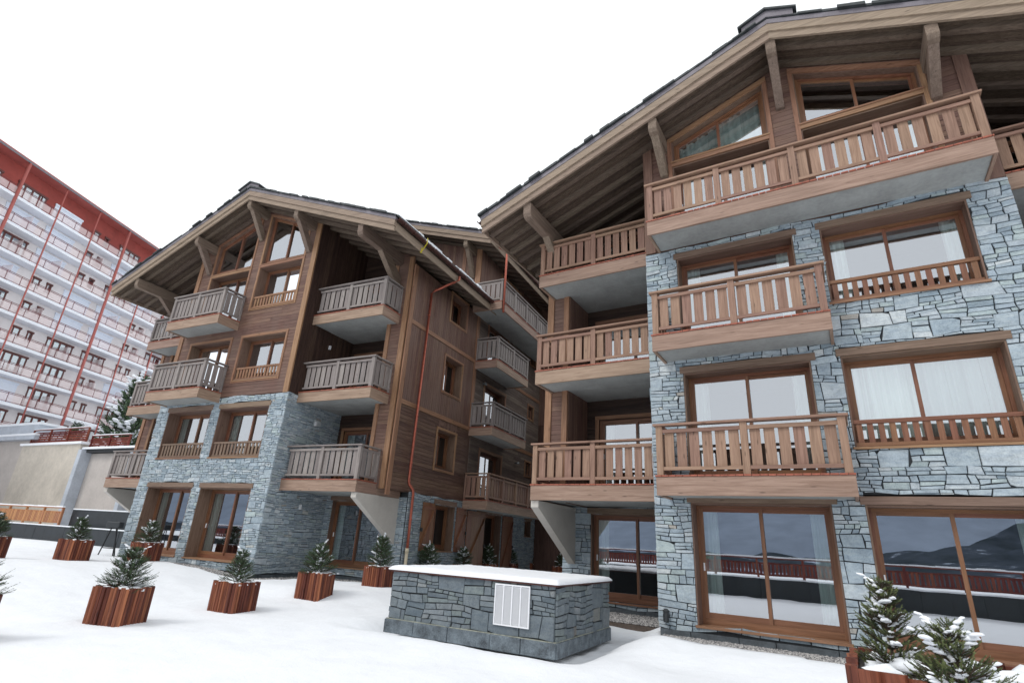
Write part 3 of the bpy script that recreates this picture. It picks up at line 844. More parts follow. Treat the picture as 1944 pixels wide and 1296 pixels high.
# farther chalet -----------------------------------------------------------
def Lw(u, v, z): c, s_ = math.cos(YL), math.sin(YL); return (u * c - v * s_, u * s_ + v * c, z)
far = empty('chalet', Lw(-18.93, 13.4, 0), YL)
tag(far, 'farther timber and stone chalet with a copper downpipe on its side wall', 'building')
zL = 14.84; sL = .405
zsL = lambda x: zL - sL * abs(x)
A = (-3.02, -.44); B = (.04, 2.66)
PL = dict(zr=zL, s=sL, far=True, sx=(-3.68, 3.45), stone_top=6.33, under=(3.0, 6.09, 9.15), sw=7.15, A=A, B=B, seed=54, big=.88, thin=.70,
    rev=.46, W=8.1, yv=-1.1, yend=6.6, gut='R', snow='R', br_in=(-2.92, 0.0, 3.0), br_foot=lambda x: 13.25 if x == 0 else 12.1,
    stone_ops=[(A[0], A[1], .62, 3.15), (B[0], B[1], .62, 3.15), (A[0], A[1], 4.03, 6.08), (B[0], B[1], 4.03, 6.08)],
    windows=[dict(r=(A[0], A[1], .64, 2.97), lintel=(.07, .07, .17), curt='left', name='terrace_door'), dict(r=(B[0], B[1], .64, 2.97), lintel=(.07, .07, .17), curt='left', name='terrace_door'),
             dict(r=(A[0], A[1], 4.06, 5.88), lintel=(.07, .07, .19), curt='left', guard=.55), dict(r=(B[0], B[1], 4.06, 5.88), lintel=(.07, .07, .19), curt='left', guard=.55)],
    upper_ops=[(-2.76, -.35, 6.46, 8.75), (.34, 2.72, 6.98, 8.75), (-2.70, -.30, 9.53, 11.9), (.34, 2.74, 10.04, 11.9),
               (-2.70, -.30, 12.05, lambda x: zsL(x) - .25), (.34, 2.74, 12.05, lambda x: zsL(x) - .25)],
    upper_windows=[dict(r=(-2.76, -.35, 6.46, 8.75), name='balcony_door', depth=.36), dict(r=(.34, 2.72, 6.98, 8.75), guard=.5, depth=.36, curt=None),
                   dict(r=(-2.70, -.30, 9.53, 11.9), name='balcony_door', depth=.36), dict(r=(.34, 2.74, 10.04, 11.9), guard=.5, depth=.36, curt=None),
                   dict(r=(-2.70, -.30, 12.05, lambda x: zsL(x) - .25), depth=.10, curt=None, name='gable_window'), dict(r=(.34, 2.74, 12.05, lambda x: zsL(x) - .25), depth=.10, curt=None, name='gable_window')],
    gdoor=dict(L=(-6.2, -3.9, .6, 2.85), R=(3.78, 6.15, .6, 2.85)), ldoor=dict(L=(-6.0, -3.9), R=(3.75, 6.0)),
    loggias='LR', lpost0=False, H=1.13, bw='slatL', fh=.36,
    balconies=[dict(x=(-3.30, -.14), y=-.95, z=6.16, posts=(0, .5, 1)), dict(x=(-3.26, -.12), y=-.95, z=9.15, posts=(0, .5, 1))],
    shell=(-1,))
chalet(far, PL)

# ---- long side wall of the farther chalet (its own boards, windows and balconies)
SX = 7.18                      # local x of the side wall
def side_parent(name='side_wall'):
    o = empty(name); return o
# build in a helper frame where 'x' runs into the depth and the face looks to +x of the chalet
def turned(o):
    """place an object built for a front facing wall so that it faces the chalet's +x"""
    o.parent = far; o.location = (SX, 0, 0); o.rotation_euler = (0, 0, math.pi / 2); return o
f1, f2, f3 = PL['under']
Y0, Y1 = 1.45, 17.0
z_b1, z_b2, z_b3 = 3.22, 6.15, 9.22
side_windows = [(4.18, 5.53, 4.24, 5.74), (4.20, 5.55, 7.29, 8.78), (4.25, 5.55, 10.38, 11.62)]
small_windows = [(12.6, 13.3, 5.05, 5.75), (12.65, 13.35, 8.08, 8.78), (12.7, 13.4, 11.15, 11.8), (15.0, 15.9, 7.5, 8.7)]
side_doors = [(7.70, 9.80, z + .36, z + 2.5) for z in (2.98, 6.02, 9.08)]
ops = side_windows + small_windows + side_doors
bk = MB(); sheet(bk, Y0 + .06, Y1, z_b1 - .02, 11.66, 0, .06, ops)
cl = MB(); clad_h(cl, Y0, 6.5, z_b1, z_b2 - .0, 0, ops, z_b2)
sw_o = turned(bk.build('side_wall', 'cladD', None))
def sub(mb, name, mat, par, **k): return mb.build(name, mat, par, **k)
sub(cl, 'cladding', 'cladD', sw_o)
cv = MB(); clad_v(cv, Y0, 6.5, z_b2 + .16, z_b3 + .0, 0, ops); clad_v(cv, Y0, 6.5, z_b3 + .16, 11.6, 0, ops); sub(cv, 'vertical_cladding', 'clad', sw_o)
ch = MB(); clad_h(ch, 6.72, Y1, z_b1, z_b2, 0, ops, z_b2); clad_h(ch, 6.72, Y1, z_b2 + .16, z_b3, 0, ops, z_b3); clad_h(ch, 6.72, Y1, z_b3 + .16, 11.6, 0, ops, 11.6); sub(ch, 'grey_cladding', 'cladG', sw_o)
tb = MB()
for z in (z_b2, z_b3): tb.box(Y0 + .2, Y1, -.055, -.001, z, z + .16, grain=0)
tb.box(Y0 - .0, Y0 + .2, -.06, -.001, z_b1 - .22, 11.6, grain=2); tb.box(6.5, 6.72, -.06, -.001, z_b2 + .16, 11.6, grain=2)
sub(tb, 'trim_board', 'trim', sw_o)
# stone ground storey of the side
gops = [(4.52, 6.0, 1.30, 2.95), (7.9, 10.2, .35, 2.9), (12.9, 13.7, 2.1, 2.85), (15.0, 16.4, .35, 2.8)]
st = MB(); stones(st, lambda u, z, d: (u, -d, z), 2.8, Y1, .1, z_b1 - .02, gops, 77, .85, .85, thin=.7)
so = turned(st.build('side_stone_wall', 'stone', None))
jc = MB(); sheet(jc, 2.8, Y1, -.1, z_b1 - .02, 0, .3, gops); sub(jc, 'stone_joints', 'mortar', so)
for k, (a, b_, c, d) in enumerate(side_windows):
    w = window(None, a, b_, c, d, yf=0, depth=.30, casing=.09, curt='left', split=.5, room=1.0, glass='dimglass'); turned(w)
for (a, b_, c, d) in small_windows: turned(window(None, a, b_, c, d, yf=0, depth=.08, casing=.08, panes=1, curt=None, room=.8))
for (a, b_, c, d) in side_doors: turned(window(None, a, b_, c, d, yf=0, depth=.22, casing=.12, curt=None, room=1.2, name='balcony_door'))
gw = turned(window(None, *gops[0], yf=0, depth=.30, curt='left', lintel=(.08, .08, .18), split=.4, room=1.0, glass='dimglass'))
gd = turned(window(None, *gops[1], yf=0, depth=.30, curt=None, lintel=(.08, .08, .18), room=1.0, name='terrace_door', glass='dimglass'))
turned(window(None, *gops[2], yf=0, depth=.2, curt=None, panes=1, lintel=(.05, .05, .1), room=.8))
turned(window(None, *gops[3], yf=0, depth=.3, curt=None, lintel=(.08, .08, .18), room=1.0, name='terrace_door', glass='dimglass'))
def shutter(u0, u1, z0, z1):
    m = MB(); n = 4; p = (u1 - u0) / n
    for i in range(n): m.box(u0 + p * i + .003, u0 + p * (i + 1) - .003, -.085, -.05, z0, z1, grain=2)
    for z in (z0 + .14, z1 - .22): m.box(u0 + .02, u1 - .02, -.11, -.086, z, z + .10, grain=0)
    m.bar((u0 + .06, -.10, z0 + .26), (u1 - .06, -.10, z1 - .24), .02, .08, up=(0, 1, 0), grain=2)
    o = turned(m.build('shutter', 'frame', None))
    h = MB(); h.box(u0 - .02 if u0 < 5 else u1 - .02, u0 + .04 if u0 < 5 else u1 + .04, -.13, -.048, (z0 + z1) / 2 - .18, (z0 + z1) / 2 - .06); h.build('hinge', 'iron', o)
shutter(3.68, 4.45, 1.28, 2.95); shutter(6.08, 6.85, 1.28, 2.95); shutter(6.95, 8.5, .45, 2.9); shutter(10.28, 11.4, .45, 2.9)
# balconies on the side: local front along depth, facing +x
for (a, b_, z, posts) in ((6.60, 9.95, 8.98, (0, .5, 1)), (6.55, 10.0, 5.96, (0, .5, 1)), (6.55, 13.4, 2.95, (0, .2, .4, .6, .8, 1))):
    b_o = balcony(None, b_ - a, 1.12, (0, 0, 0), 0, 'LR', posts, H=1.08, wood_='slatL' if z > 4 else 'slat', fh=.34, name='side_balcony')
    b_o.parent = far; b_o.location = (SX + 1.15, a, z); b_o.rotation_euler = (0, 0, math.pi / 2)
for (u, z) in ((7.46, 11.55), (7.46, 8.5), (11.4, 5.5)):
    m = MB(); m.tube([(u, -.16, z - .05), (u, -.16, z + .05)], [.10, .07], 10); m.box(u - .04, u + .04, -.16, -.03, z - .02, z + .03)
    turned(m.build('wall_lamp', 'metalgrey', None))
for z in (8.55, 5.5, 2.5):
    m = MB(); m.box(3.45 + .02, 3.45 + .09, 1.46, 1.53, z - .08, z + .08); m.build('wall_lamp', 'white', far)
# copper downpipe and the cream stub below it
m = MB(); px = SX + .12
m.tube([(8.22, 3.05, 11.68), (8.2, 3.05, 11.52), (8.05, 3.0, 11.42), (px + .1, 2.62, 10.98), (px, 2.58, 10.85), (px, 2.56, 3.58), (px, 2.60, 3.46), (px + .02, 2.84, 3.28), (px + .02, 2.88, 3.14), (px + .02, 2.9, 1.30)], .05, 10)
for z in (9.9, 7.9, 5.9, 4.2, 2.3):
    m.tube([(px + (.02 if z < 3 else 0), (2.9 if z < 3 else 2.57), z - .015), (px + (.02 if z < 3 else 0), (2.9 if z < 3 else 2.57), z + .015)], .062, 10)
m.build('downpipe', 'copper', far, smooth=True)
m = MB(); m.tube([(px + .02, 2.9, 1.31), (px + .02, 2.9, .1)], .056, 10); m.tube([(px + .02, 2.9, 1.2), (px + .02, 2.9, 1.36)], .066, 10); m.build('pipe_stub', 'pvc', far, smooth=True)
# yellow strap tied round the gutter
m = MB(); zg = zL - sL * 8.1 + .30
for a, b_ in (((8.10, .52, zg - .42), (8.34, .5, zg - .12)), ((8.10, .50, zg - .45), (8.14, .50, zg - .25)), ((8.34, .50, zg - .12), (8.33, .52, zg + .12)), ((8.05, .54, zg - .40), (8.18, .46, zg - .48))): m.bar(a, b_, .035, .02)
m.build('strap', 'yellow', far)

# ---- wing behind the farther chalet --------------------------------------
wing = empty('chalet_wing', Lw(-18.93, 19.9, 0), YL)
tag(wing, 'higher timber wing rising behind the eave of the farther chalet', 'building')
zW = 17.55; sW = .34; zsW = lambda x: zW - sW * abs(x)
gable_roof(wing, zW, sW, 8.15, -1.05, 7.5, left=False, gut='R')
ops = []
bk = MB(); sheet(bk, 0, 7.15, 9.0, lambda x: zsW(x) + .02, 0, .06, ops, (0,)); wo = bk.build('timber_wall', 'cladD', wing)
cv = MB(); clad_v(cv, 3.0, 7.15, 11.0, lambda x: zsW(x) - .02, 0, ops); sub(cv, 'cladding', 'clad', wo)
m = MB(); m.box(6.9, 7.17, -.06, -.001, 11.0, zsW(7.1) - .02, grain=2); m.box(6.1, 6.3, -.05, -.001, 11.0, zsW(6.3) - .02, grain=2); sub(m, 'corner_board', 'trim', wo)
bracket(wing, 6.75, -.98, -.001, zsW(6.75) - .13, zsW(6.75) - 1.75)
sb = MB(); wops = [(2.2, 4.4, 12.25, 15.0)]
sheet(sb, 0.06, 10, 11.6, 14.98, 0, .06, wops)
so2 = sb.build('side_wall', 'cladD', wing); so2.location = (7.18, 0, 0); so2.rotation_euler = (0, 0, math.pi / 2)
cv = MB(); clad_v(cv, 0.0, 10, 11.62, 14.95, 0, wops); sub(cv, 'cladding', 'clad', so2)
w = window(None, 2.2, 4.4, 12.25, 14.6, yf=0, depth=.2, casing=.14, curt=None, room=1.2, name='balcony_door'); w.parent = wing; w.location = (7.18, 0, 0); w.rotation_euler = (0, 0, math.pi / 2)
b_o = balcony(None, 8.2, 1.45, (0, 0, 0), 0, 'LR', tuple(i / 6 for i in range(7)), H=1.08, wood_='slatL', fh=.36, name='side_balcony'); b_o.parent = wing; b_o.location = (7.18 + 1.48, -.5, 11.5); b_o.rotation_euler = (0, 0, math.pi / 2)
m = MB(); m.tube([(8.27, -.35, 14.9), (8.27, -.35, 14.75), (8.62, -.40, 14.45), (8.72, -.42, 14.3), (8.74, -.42, 11.3)], .05, 10); m.build('downpipe', 'copper', wing, smooth=True)
m = MB(); m.box(0, 7.1, 7.3, 7.4, 9, 14.5); m.build('rear_shell', 'dark', wing)
# a lower roof farther back again
back = empty('chalet_annex', Lw(-16.4, 27.6, 0), YL)
tag(back, 'dark timber annex with a low eave seen past the end of the long upper balcony', 'building')
gable_roof(back, 18.6, .42, 8.0, -1.1, 5, gut='R')
bk = MB(); sheet(bk, -7, 7, 0, lambda x: 18.6 - .42 * abs(x), 0, .2, [], (0,)); wo = bk.build('timber_wall', 'cladD', back)
cv = MB(); clad_v(cv, -2, 7, 8, lambda x: 18.55 - .42 * abs(x), 0, []); sub(cv, 'cladding', 'clad', wo)
bracket(back, 6.4, -1.0, -.001, 18.6 - .42 * 6.4 - .13, 18.6 - .42 * 6.4 - 1.7)

# ------------------------------------------------------------------ plant room
pr = empty('plant_room', (-4.54, 9.17, 0), R(2.6))
tag(pr, 'low stone plant room with a snow covered lid and white vent grille', 'utility box')
PW, PD, PH = 3.58, 2.74, 1.05
m = MB()
stones(m, front(0), -PW, 0, .20, PH, [], 5, 1.1, .44); stones(m, right_face(0), 0, PD, .20, PH, [], 6, 1.1, .42)
stones(m, left_face(-PW), 0, PD, .20, PH, [], 8, 1.2, .48)
w_ = m.build('stone_wall', 'stone', pr)
m = MB(); m.box(-PW, 0, 0, PD, -.05, PH); m.build('stone_joints', 'mortar', w_)
m = MB(); x = -PW - .05; rg = random.Random(3)
while x < .04:
    ww = min(rg.uniform(.6, 1.1), .05 - x); m.box(x + .004, x + ww - .004, -.07 - rg.uniform(0, .015), .1, -.05, .19); x += ww
y = -.04
while y < PD:
    ww = min(rg.uniform(.6, 1.1), PD + .03 - y); m.box(-.1, .06 + rg.uniform(0, .015), y + .004, y + ww - .004, -.05, .19); y += ww
m.box(-PW - .06, -PW + .1, .1, PD, -.05, .19)
m.build('plinth', 'plinthL', pr, bevel=.012)
m = MB(); m.box(-PW - .035, .035, -.045, .0, .188, .203); m.box(.0, .04, 0, PD, .188, .203); m.build('mortar_line', 'mortarL', pr)
m = MB(); m.box(-PW - .08, .08, -.09, PD + .06, PH, PH + .03); m.build('cap', 'darkcopper', pr)
# snow on the lid
def snow_slab(x0, x1, y0, y1, z, h, nx, ny, seed, rim=.12):
    vs = []; fs = []
    for j in range(ny + 1):
        for i in range(nx + 1):
            u, v = i / nx, j / ny; x = x0 + (x1 - x0) * u; y = y0 + (y1 - y0) * v
            e = min(x - x0, x1 - x, y - y0, y1 - y)
            k = min(1, e / rim); prof = math.sqrt(max(0, 1 - (1 - k) ** 2))
            hh = h * (.25 + .75 * prof) + .012 * noise.noise(Vector((x * 2, y * 2, seed))) + .012 * noise.noise(Vector((x * 7, y * 7, seed))) * prof
            ox = .012 * noise.noise(Vector((x * 6, y * 6, seed + 9))) if k == 0 else 0
            vs.append((x + ox, y + ox, z + hh))
    fs = [(j * (nx + 1) + i, j * (nx + 1) + i + 1, (j + 1) * (nx + 1) + i + 1, (j + 1) * (nx + 1) + i) for j in range(ny) for i in range(nx)]
    ring = [i for i in range(nx + 1)] + [j * (nx + 1) + nx for j in range(1, ny + 1)] + [ny * (nx + 1) + i for i in range(nx - 1, -1, -1)] + [j * (nx + 1) for j in range(ny - 1, 0, -1)]
    o = len(vs)
    for r in ring: vs.append((vs[r][0], vs[r][1], z))
    n = len(ring)
    fs += [(ring[i], o + i, o + (i + 1) % n, ring[(i + 1) % n]) for i in range(n)]
    m_ = MB(); m_.add(vs, fs, grain=0); return m_
snow_slab(-PW - .08, .09, -.10, PD + .06, PH + .031, .085, 60, 50, 4, .16).build('snow_cover', 'snowc', pr, smooth=True)
m = MB(); gx0, gx1, gz0, gz1 = -1.165, -.46, .35, 1.02
m.box(gx0, gx1, -.075, -.05, gz0, gz0 + .025); m.box(gx0, gx1, -.075, -.05, gz1 - .025, gz1)
for i in range(5):
    x = gx0 + (gx1 - gx0 - .02) * i / 4; m.box(x, x + .02, -.076, -.048, gz0 + .026, gz1 - .026)
vg = m.build('vent_grille', 'white', pr)
m = MB(); z = gz0 + .03
while z < gz1 - .03:
    m.add([(gx0 + .015, -.070, z), (gx1 - .015, -.070, z), (gx1 - .015, -.050, z + .017), (gx0 + .015, -.050, z + .017)], [(0, 1, 2, 3)]); z += .0185
m.build('louvres', 'white', vg)
m = MB(); m.box(gx0 + .01, gx1 - .01, -.049, -.046, gz0 + .01, gz1 - .01); m.build('vent_backing', 'metalgrey', vg)

# ------------------------------------------------------------------ spruces
def twig(mb, p, d, L, nl, w, rg, dens=90, curl=.2):
    """a needle-covered shoot: needles set all round, denser above"""
    d = d.normalized(); n = max(5, int(L * dens))
    u = d.cross(Vector((0, 0, 1)));
    if u.length < .05: u = Vector((1, 0, 0))
    u.normalize(); v = u.cross(d).normalized()
    for i in range(n):
        t = (i + rg.random()) / n; q = p + d * (L * t) + Vector((0, 0, curl * L * t * t))
        a = rg.uniform(-.35, math.pi + .35)
        o = (u * math.cos(a) + v * math.sin(a)) * .85 + d * .75; o.normalize()
        s_ = o.cross(d).normalized() * w
        l = nl * rg.uniform(.7, 1.1) * (1 - .25 * t)
        tt = min(1, max(0, rg.gauss(.35, .2) + .45 * (t > .75)))
        mb.add([q - s_, q + s_, q + o * l], [(0, 1, 2)], grain=0, tint=tt)
def spruce(h, rad, seed, nl=.022, w=.0016, dens=110, whorls=7, lean=(0, 0), snow=.5, mat='needle', bot=.06, sub_n=5, snow_r=.06, leader=True):
    rg = random.Random(seed); nd = MB(); wd = MB(); sn = MB()
    top = Vector((lean[0], lean[1], h))
    def axis(t): return Vector((lean[0] * t * t, lean[1] * t * t, h * t))
    wd.tube([axis(i / 6) for i in range(7)], [max(.004, .016 * h * (1 - i / 6.5)) for i in range(7)], 6)
    if leader: twig(nd, axis(.80), top - axis(.8), h * .21, nl, w, rg, dens * 1.4, 0)
    for k in range(whorls):
        t = bot + (.88 - bot) * (k / (whorls - 1)) ** .9
        n = rg.randint(5, 7); a0 = rg.uniform(0, 6)
        for j in range(n):
            a = a0 + 2 * math.pi * j / n + rg.uniform(-.3, .3)
            L = rad * (1 - t) ** .75 * rg.uniform(.75, 1.15) + .04 * h
            el = rg.uniform(.05, .5) + .5 * t
            d = Vector((math.cos(a) * math.cos(el), math.sin(a) * math.cos(el), math.sin(el)))
            p = axis(t + rg.uniform(-.02, .02))
            wd.tube([p, p + d * L * .5, p + d * L * .92], [.006 * h + .002, .004 * h + .001, .002], 4)
            twig(nd, p + d * L * .12, d, L * .9, nl, w, rg, dens)
            for s_ in range(sub_n):
                tt = .25 + .6 * s_ / sub_n; sg = 1 if s_ % 2 else -1
                q = p + d * L * tt; dd = (d + Vector((-math.sin(a), math.cos(a), 0)) * sg * rg.uniform(.6, 1.0) + Vector((0, 0, rg.uniform(-.1, .15)))).normalized()
                l2 = L * (1 - tt) * rg.uniform(.6, .95) + nl
                wd.tube([q, q + dd * l2 * .9], [.0025, .001], 3)
                twig(nd, q, dd, l2, nl * .95, w, rg, dens)
            if rg.random() < snow:
                c = p + d * L * rg.uniform(.2, .62) + Vector((0, 0, nl * .35)); nb_ = rg.choice((2, 3, 4, 5)); rr_ = snow_r * rg.uniform(.7, 1.15)
                for q_ in range(nb_):
                    f_ = 1 - .5 * q_ / nb_
                    blob(sn, c + d * rr_ * 1.05 * q_ + Vector((rg.uniform(-1, 1), rg.uniform(-1, 1), rg.uniform(-.5, .3))) * rr_ * .45, rr_ * f_ * rg.uniform(.7, 1.1), rg, d)
    return wd, nd, sn
_ico = None
def blob(mb, c, r, rg, d=Vector((1, 0, 0)), flat=.58):
    global _ico
    if _ico is None:
        bm = bmesh.new(); bmesh.ops.create_icosphere(bm, subdivisions=2, radius=1)
        _ico = ([v.co.copy() for v in bm.verts], [tuple(v.index for v in f.verts) for f in bm.faces]); bm.free()
    k = rg.uniform(0, 99); st = rg.uniform(1.0, 1.55); dd = Vector((d.x, d.y, 0)); dd = dd.normalized() if dd.length > .01 else Vector((1, 0, 0)); pp = Vector((-dd.y, dd.x, 0))
    sl = d.z * .35
    vs = []
    for v in _ico[0]:
        q = v * (1 + .35 * noise.noise(v * 1.6 + Vector((k, 0, 0))) + .15 * noise.noise(v * 4 + Vector((0, k, 0))))
        z = q.z * flat * (1 if q.z > 0 else .45)
        vs.append(c + dd * q.x * r * st + pp * q.y * r * .9 + Vector((0, 0, z * r + q.x * r * st * sl)))
    mb.add(vs, _ico[1], grain=0)
def make_tree(parts, loc, name='spruce', nm='needle', rz=0):
    t = empty(name, loc, rz)
    parts[0].build('trunk', 'bark', t); parts[1].build('crown', nm, t); parts[2].build('snow_clumps', 'snowc', t, smooth=True)
    return t
protos = [spruce(.80, .54, 11, whorls=12, snow=.36, snow_r=.05, nl=.026, w=.0042, dens=200, sub_n=8), spruce(.85, .44, 12, whorls=13, snow=.26, snow_r=.042, nl=.026, w=.0042, dens=200, sub_n=7), spruce(.66, .44, 13, whorls=11, snow=.34, snow_r=.046, nl=.026, w=.0042, dens=200, sub_n=7)]
ptree = []
# ---- planters
def make_planter(seed, S=.66, H=.60, nb=30):
    rg = random.Random(seed); p = empty('planter')
    m = MB(); n = 9; w = S / n
    def slat_(cx, cy, nx, ny):
        # half-round log slat standing on the snow, facing (nx, ny)
        j = rg.uniform(-.012, .012); r = w * rg.uniform(.44, .56); k = rg.choice((2, 3, 4)); base = []; dp = rg.uniform(.6, 1.25)
        tx, ty = -ny, nx
        for i in range(k + 1):
            a = math.pi * i / k; base.append((cx + tx * r * math.cos(a) + nx * r * dp * math.sin(a), cy + ty * r * math.cos(a) + ny * r * dp * math.sin(a)))
        h = H + rg.uniform(-.012, .012)
        vs = [(x, y, -.08) for x, y in base] + [(x, y, h) for x, y in base]; q = k + 1
        m.add(vs, [tuple(range(q)), tuple(range(2 * q - 1, q - 1, -1))] + [(i, (i + 1) % q, (i + 1) % q + q, i + q) for i in range(q)], grain=2)
    for i in range(n):
        c = -S / 2 + w * (i + .5)
        slat_(c, -S / 2, 0, -1); slat_(c, S / 2, 0, 1); slat_(-S / 2, c, -1, 0); slat_(S / 2, c, 1, 0)
    m.build('slats', 'larch', p)
    m = MB(); t = .02; s = S / 2 - .005
    m.box(-s, s, -s, -s + t, -.05, H - .02); m.box(-s, s, s - t, s, -.05, H - .02); m.box(-s, -s + t, -s + t, s - t, -.05, H - .02); m.box(s - t, s, -s + t, s - t, -.05, H - .02)
    m.build('lining', 'black', p)
    m = MB(); m.box(-s + t, s - t, -s + t, s - t, H - .16, H - .10); m.build('soil', 'soil', p)
    m = MB()
    for i in range(nb):
        a = rg.uniform(0, 6.28); rr = rg.uniform(.1, S * .5); q = s - .07
        blob(m, Vector((max(-q, min(q, rr * 1.3 * math.cos(a))), max(-q, min(q, rr * 1.3 * math.sin(a))), H - .035 + rg.uniform(-.02, .015))), rg.uniform(.05, .10), rg)
    m.build('snow_topping', 'snowc', p, smooth=True)
    return p
plan = [make_planter(1, nb=14), make_planter(2, nb=44)]
used = [False, False]; usedt = [False] * 3
def ss(t): t = max(0, min(1, t)); return t * t * (3 - 2 * t)
def rise(x, y):
    c, s_ = math.cos(YL), math.sin(YL); u = x * c + y * s_ + 18.93; v = -x * s_ + y * c - 13.4
    dR = math.hypot(max(-7.2 - x, 0, x - 60), max(12 - y, 0)); dL = math.hypot(max(-7.2 - u, 0, u - 7.2), max(-v, 0))
    return max(.235 * (1 - ss((min(dR, dL) - .9) / 1.7)), .46 * ss((-x - 13.5) / 6.5))
def put_planter(x, y, rz, k, label, H=None):
    o = plan[k] if not used[k] else copy_tree(plan[k]); used[k] = True
    o.location = (x, y, rise(x, y)); o.rotation_euler = (0, 0, rz); tag(o, label, 'planter', 'larch planters set out on the snow'); return o
def put_tree(x, y, z, k, sc, rz, label):
    global ptree
    if not usedt[k]: o = make_tree(protos[k], (x, y, z)); ptree.append((k, o)); usedt[k] = o
    else: o = copy_tree(usedt[k]); o.location = (x, y, z)
    o.rotation_euler = (0, 0, rz); o.scale = (sc, sc, sc); tag(o, label, 'tree', 'small spruces growing in the planters'); return o
row = [(-11.34, 5.55, 22, 0, 0, .98, 'large planter nearest the camera, its left edge far from the wall', 'wide bushy spruce in the nearest left planter, snow in its middle'),
       (-11.71, 8.0, 8, 1, 1, .92, 'planter second from the camera, standing left of the plant room', 'spruce with a bare leader in the second planter from the camera'),
       (-12.23, 10.6, 14, 0, 2, 1.25, 'planter heaped with a rim of snow, before the stone side of the farther chalet', 'thin pale spruce in the snow rimmed planter before the stone side wall'),
       (-12.68, 13.38, 9, 1, 1, 1.2, 'planter partly hidden behind the left corner of the plant room', 'tall dark pointed spruce beside the left corner of the plant room'),
       (-13.0, 16.1, 5, 0, 2, 1.25, 'planter behind the plant room, under the shuttered window', 'little spruce with a snow cross on top below the shuttered window'),
       (-13.35, 18.7, 0, 1, 0, .95, 'planter behind the plant room, before the open brown door shutters', 'low dark spruce before the brown shutters behind the plant room'),
       (-13.8, 21.2, 9, 0, 1, 1.05, 'planter behind the plant room, in front of the brown terrace door', 'pointed spruce in front of the brown terrace door'),
       (-14.25, 23.7, 4, 1, 2, 1.25, 'planter behind the plant room, in front of the dark stone wall with a tiny window', 'spruce in front of the dark stone wall with the tiny window'),
       (-14.7, 26.2, 12, 0, 0, 1.0, 'planter behind the plant room, farthest back along the side wall', 'snow laden spruce before the last dark doorway of the side wall'),
       (-12.9, 26.5, 12, 1, 1, .85, 'planter farthest right behind the plant room, near the concrete fin', 'small spruce at the back beside the concrete fin'),
       (*Lw(-19.35, 12.3, 0)[:2], 12, 1, 0, 1.0, 'planter standing at the left stone corner of the farther chalet', 'snow capped spruce before the left terrace door of the farther chalet'),
       (-20.9, 8.45, 10, 0, 1, .95, 'planter out in the snow in front of the black parapet', 'spruce topped with a snow ball in front of the black parapet'),
       (-21.6, 6.55, 20, 1, 2, 1.2, 'planter cut by the left picture edge, the farther one', 'spruce at the far left edge in front of the orange fence'),
       (-10.85, 3.18, 16, 0, 0, 1.0, 'planter cut by the left picture edge, the nearer one', 'spruce branch poking in from the near left edge')]
for i, (x, y, rz, k, tk, sc, lb, lt) in enumerate(row):
    put_planter(x, y, R(rz), k, lb); put_tree(x, y, .46 + rise(x, y), tk, sc, R(rz * 7 + i * 50), lt)
# the pair of near spruces at the right edge, in a tall planter
big = make_planter(9, .80, 1.27, 30); big.location = (.335, 3.53, 0); tag(big, 'tall larch planter at the bottom right corner of the picture', 'planter')
tA = make_tree(spruce(.56, .21, 31, nl=.015, w=.0018, dens=800, whorls=10, snow=.46, snow_r=.027, sub_n=6, bot=.1), (.085, 3.66, 1.09), nm='needleN')
tag(tA, 'taller close up spruce at the right edge, its top before the stone pier', 'tree')
tB = make_tree(spruce(.50, .29, 32, nl=.016, w=.0018, dens=800, whorls=9, snow=.55, snow_r=.033, sub_n=6, bot=.05), (.29, 3.17, .98), nm='needleN')
tag(tB, 'lower close up spruce at the right edge with one upright shoot', 'tree')

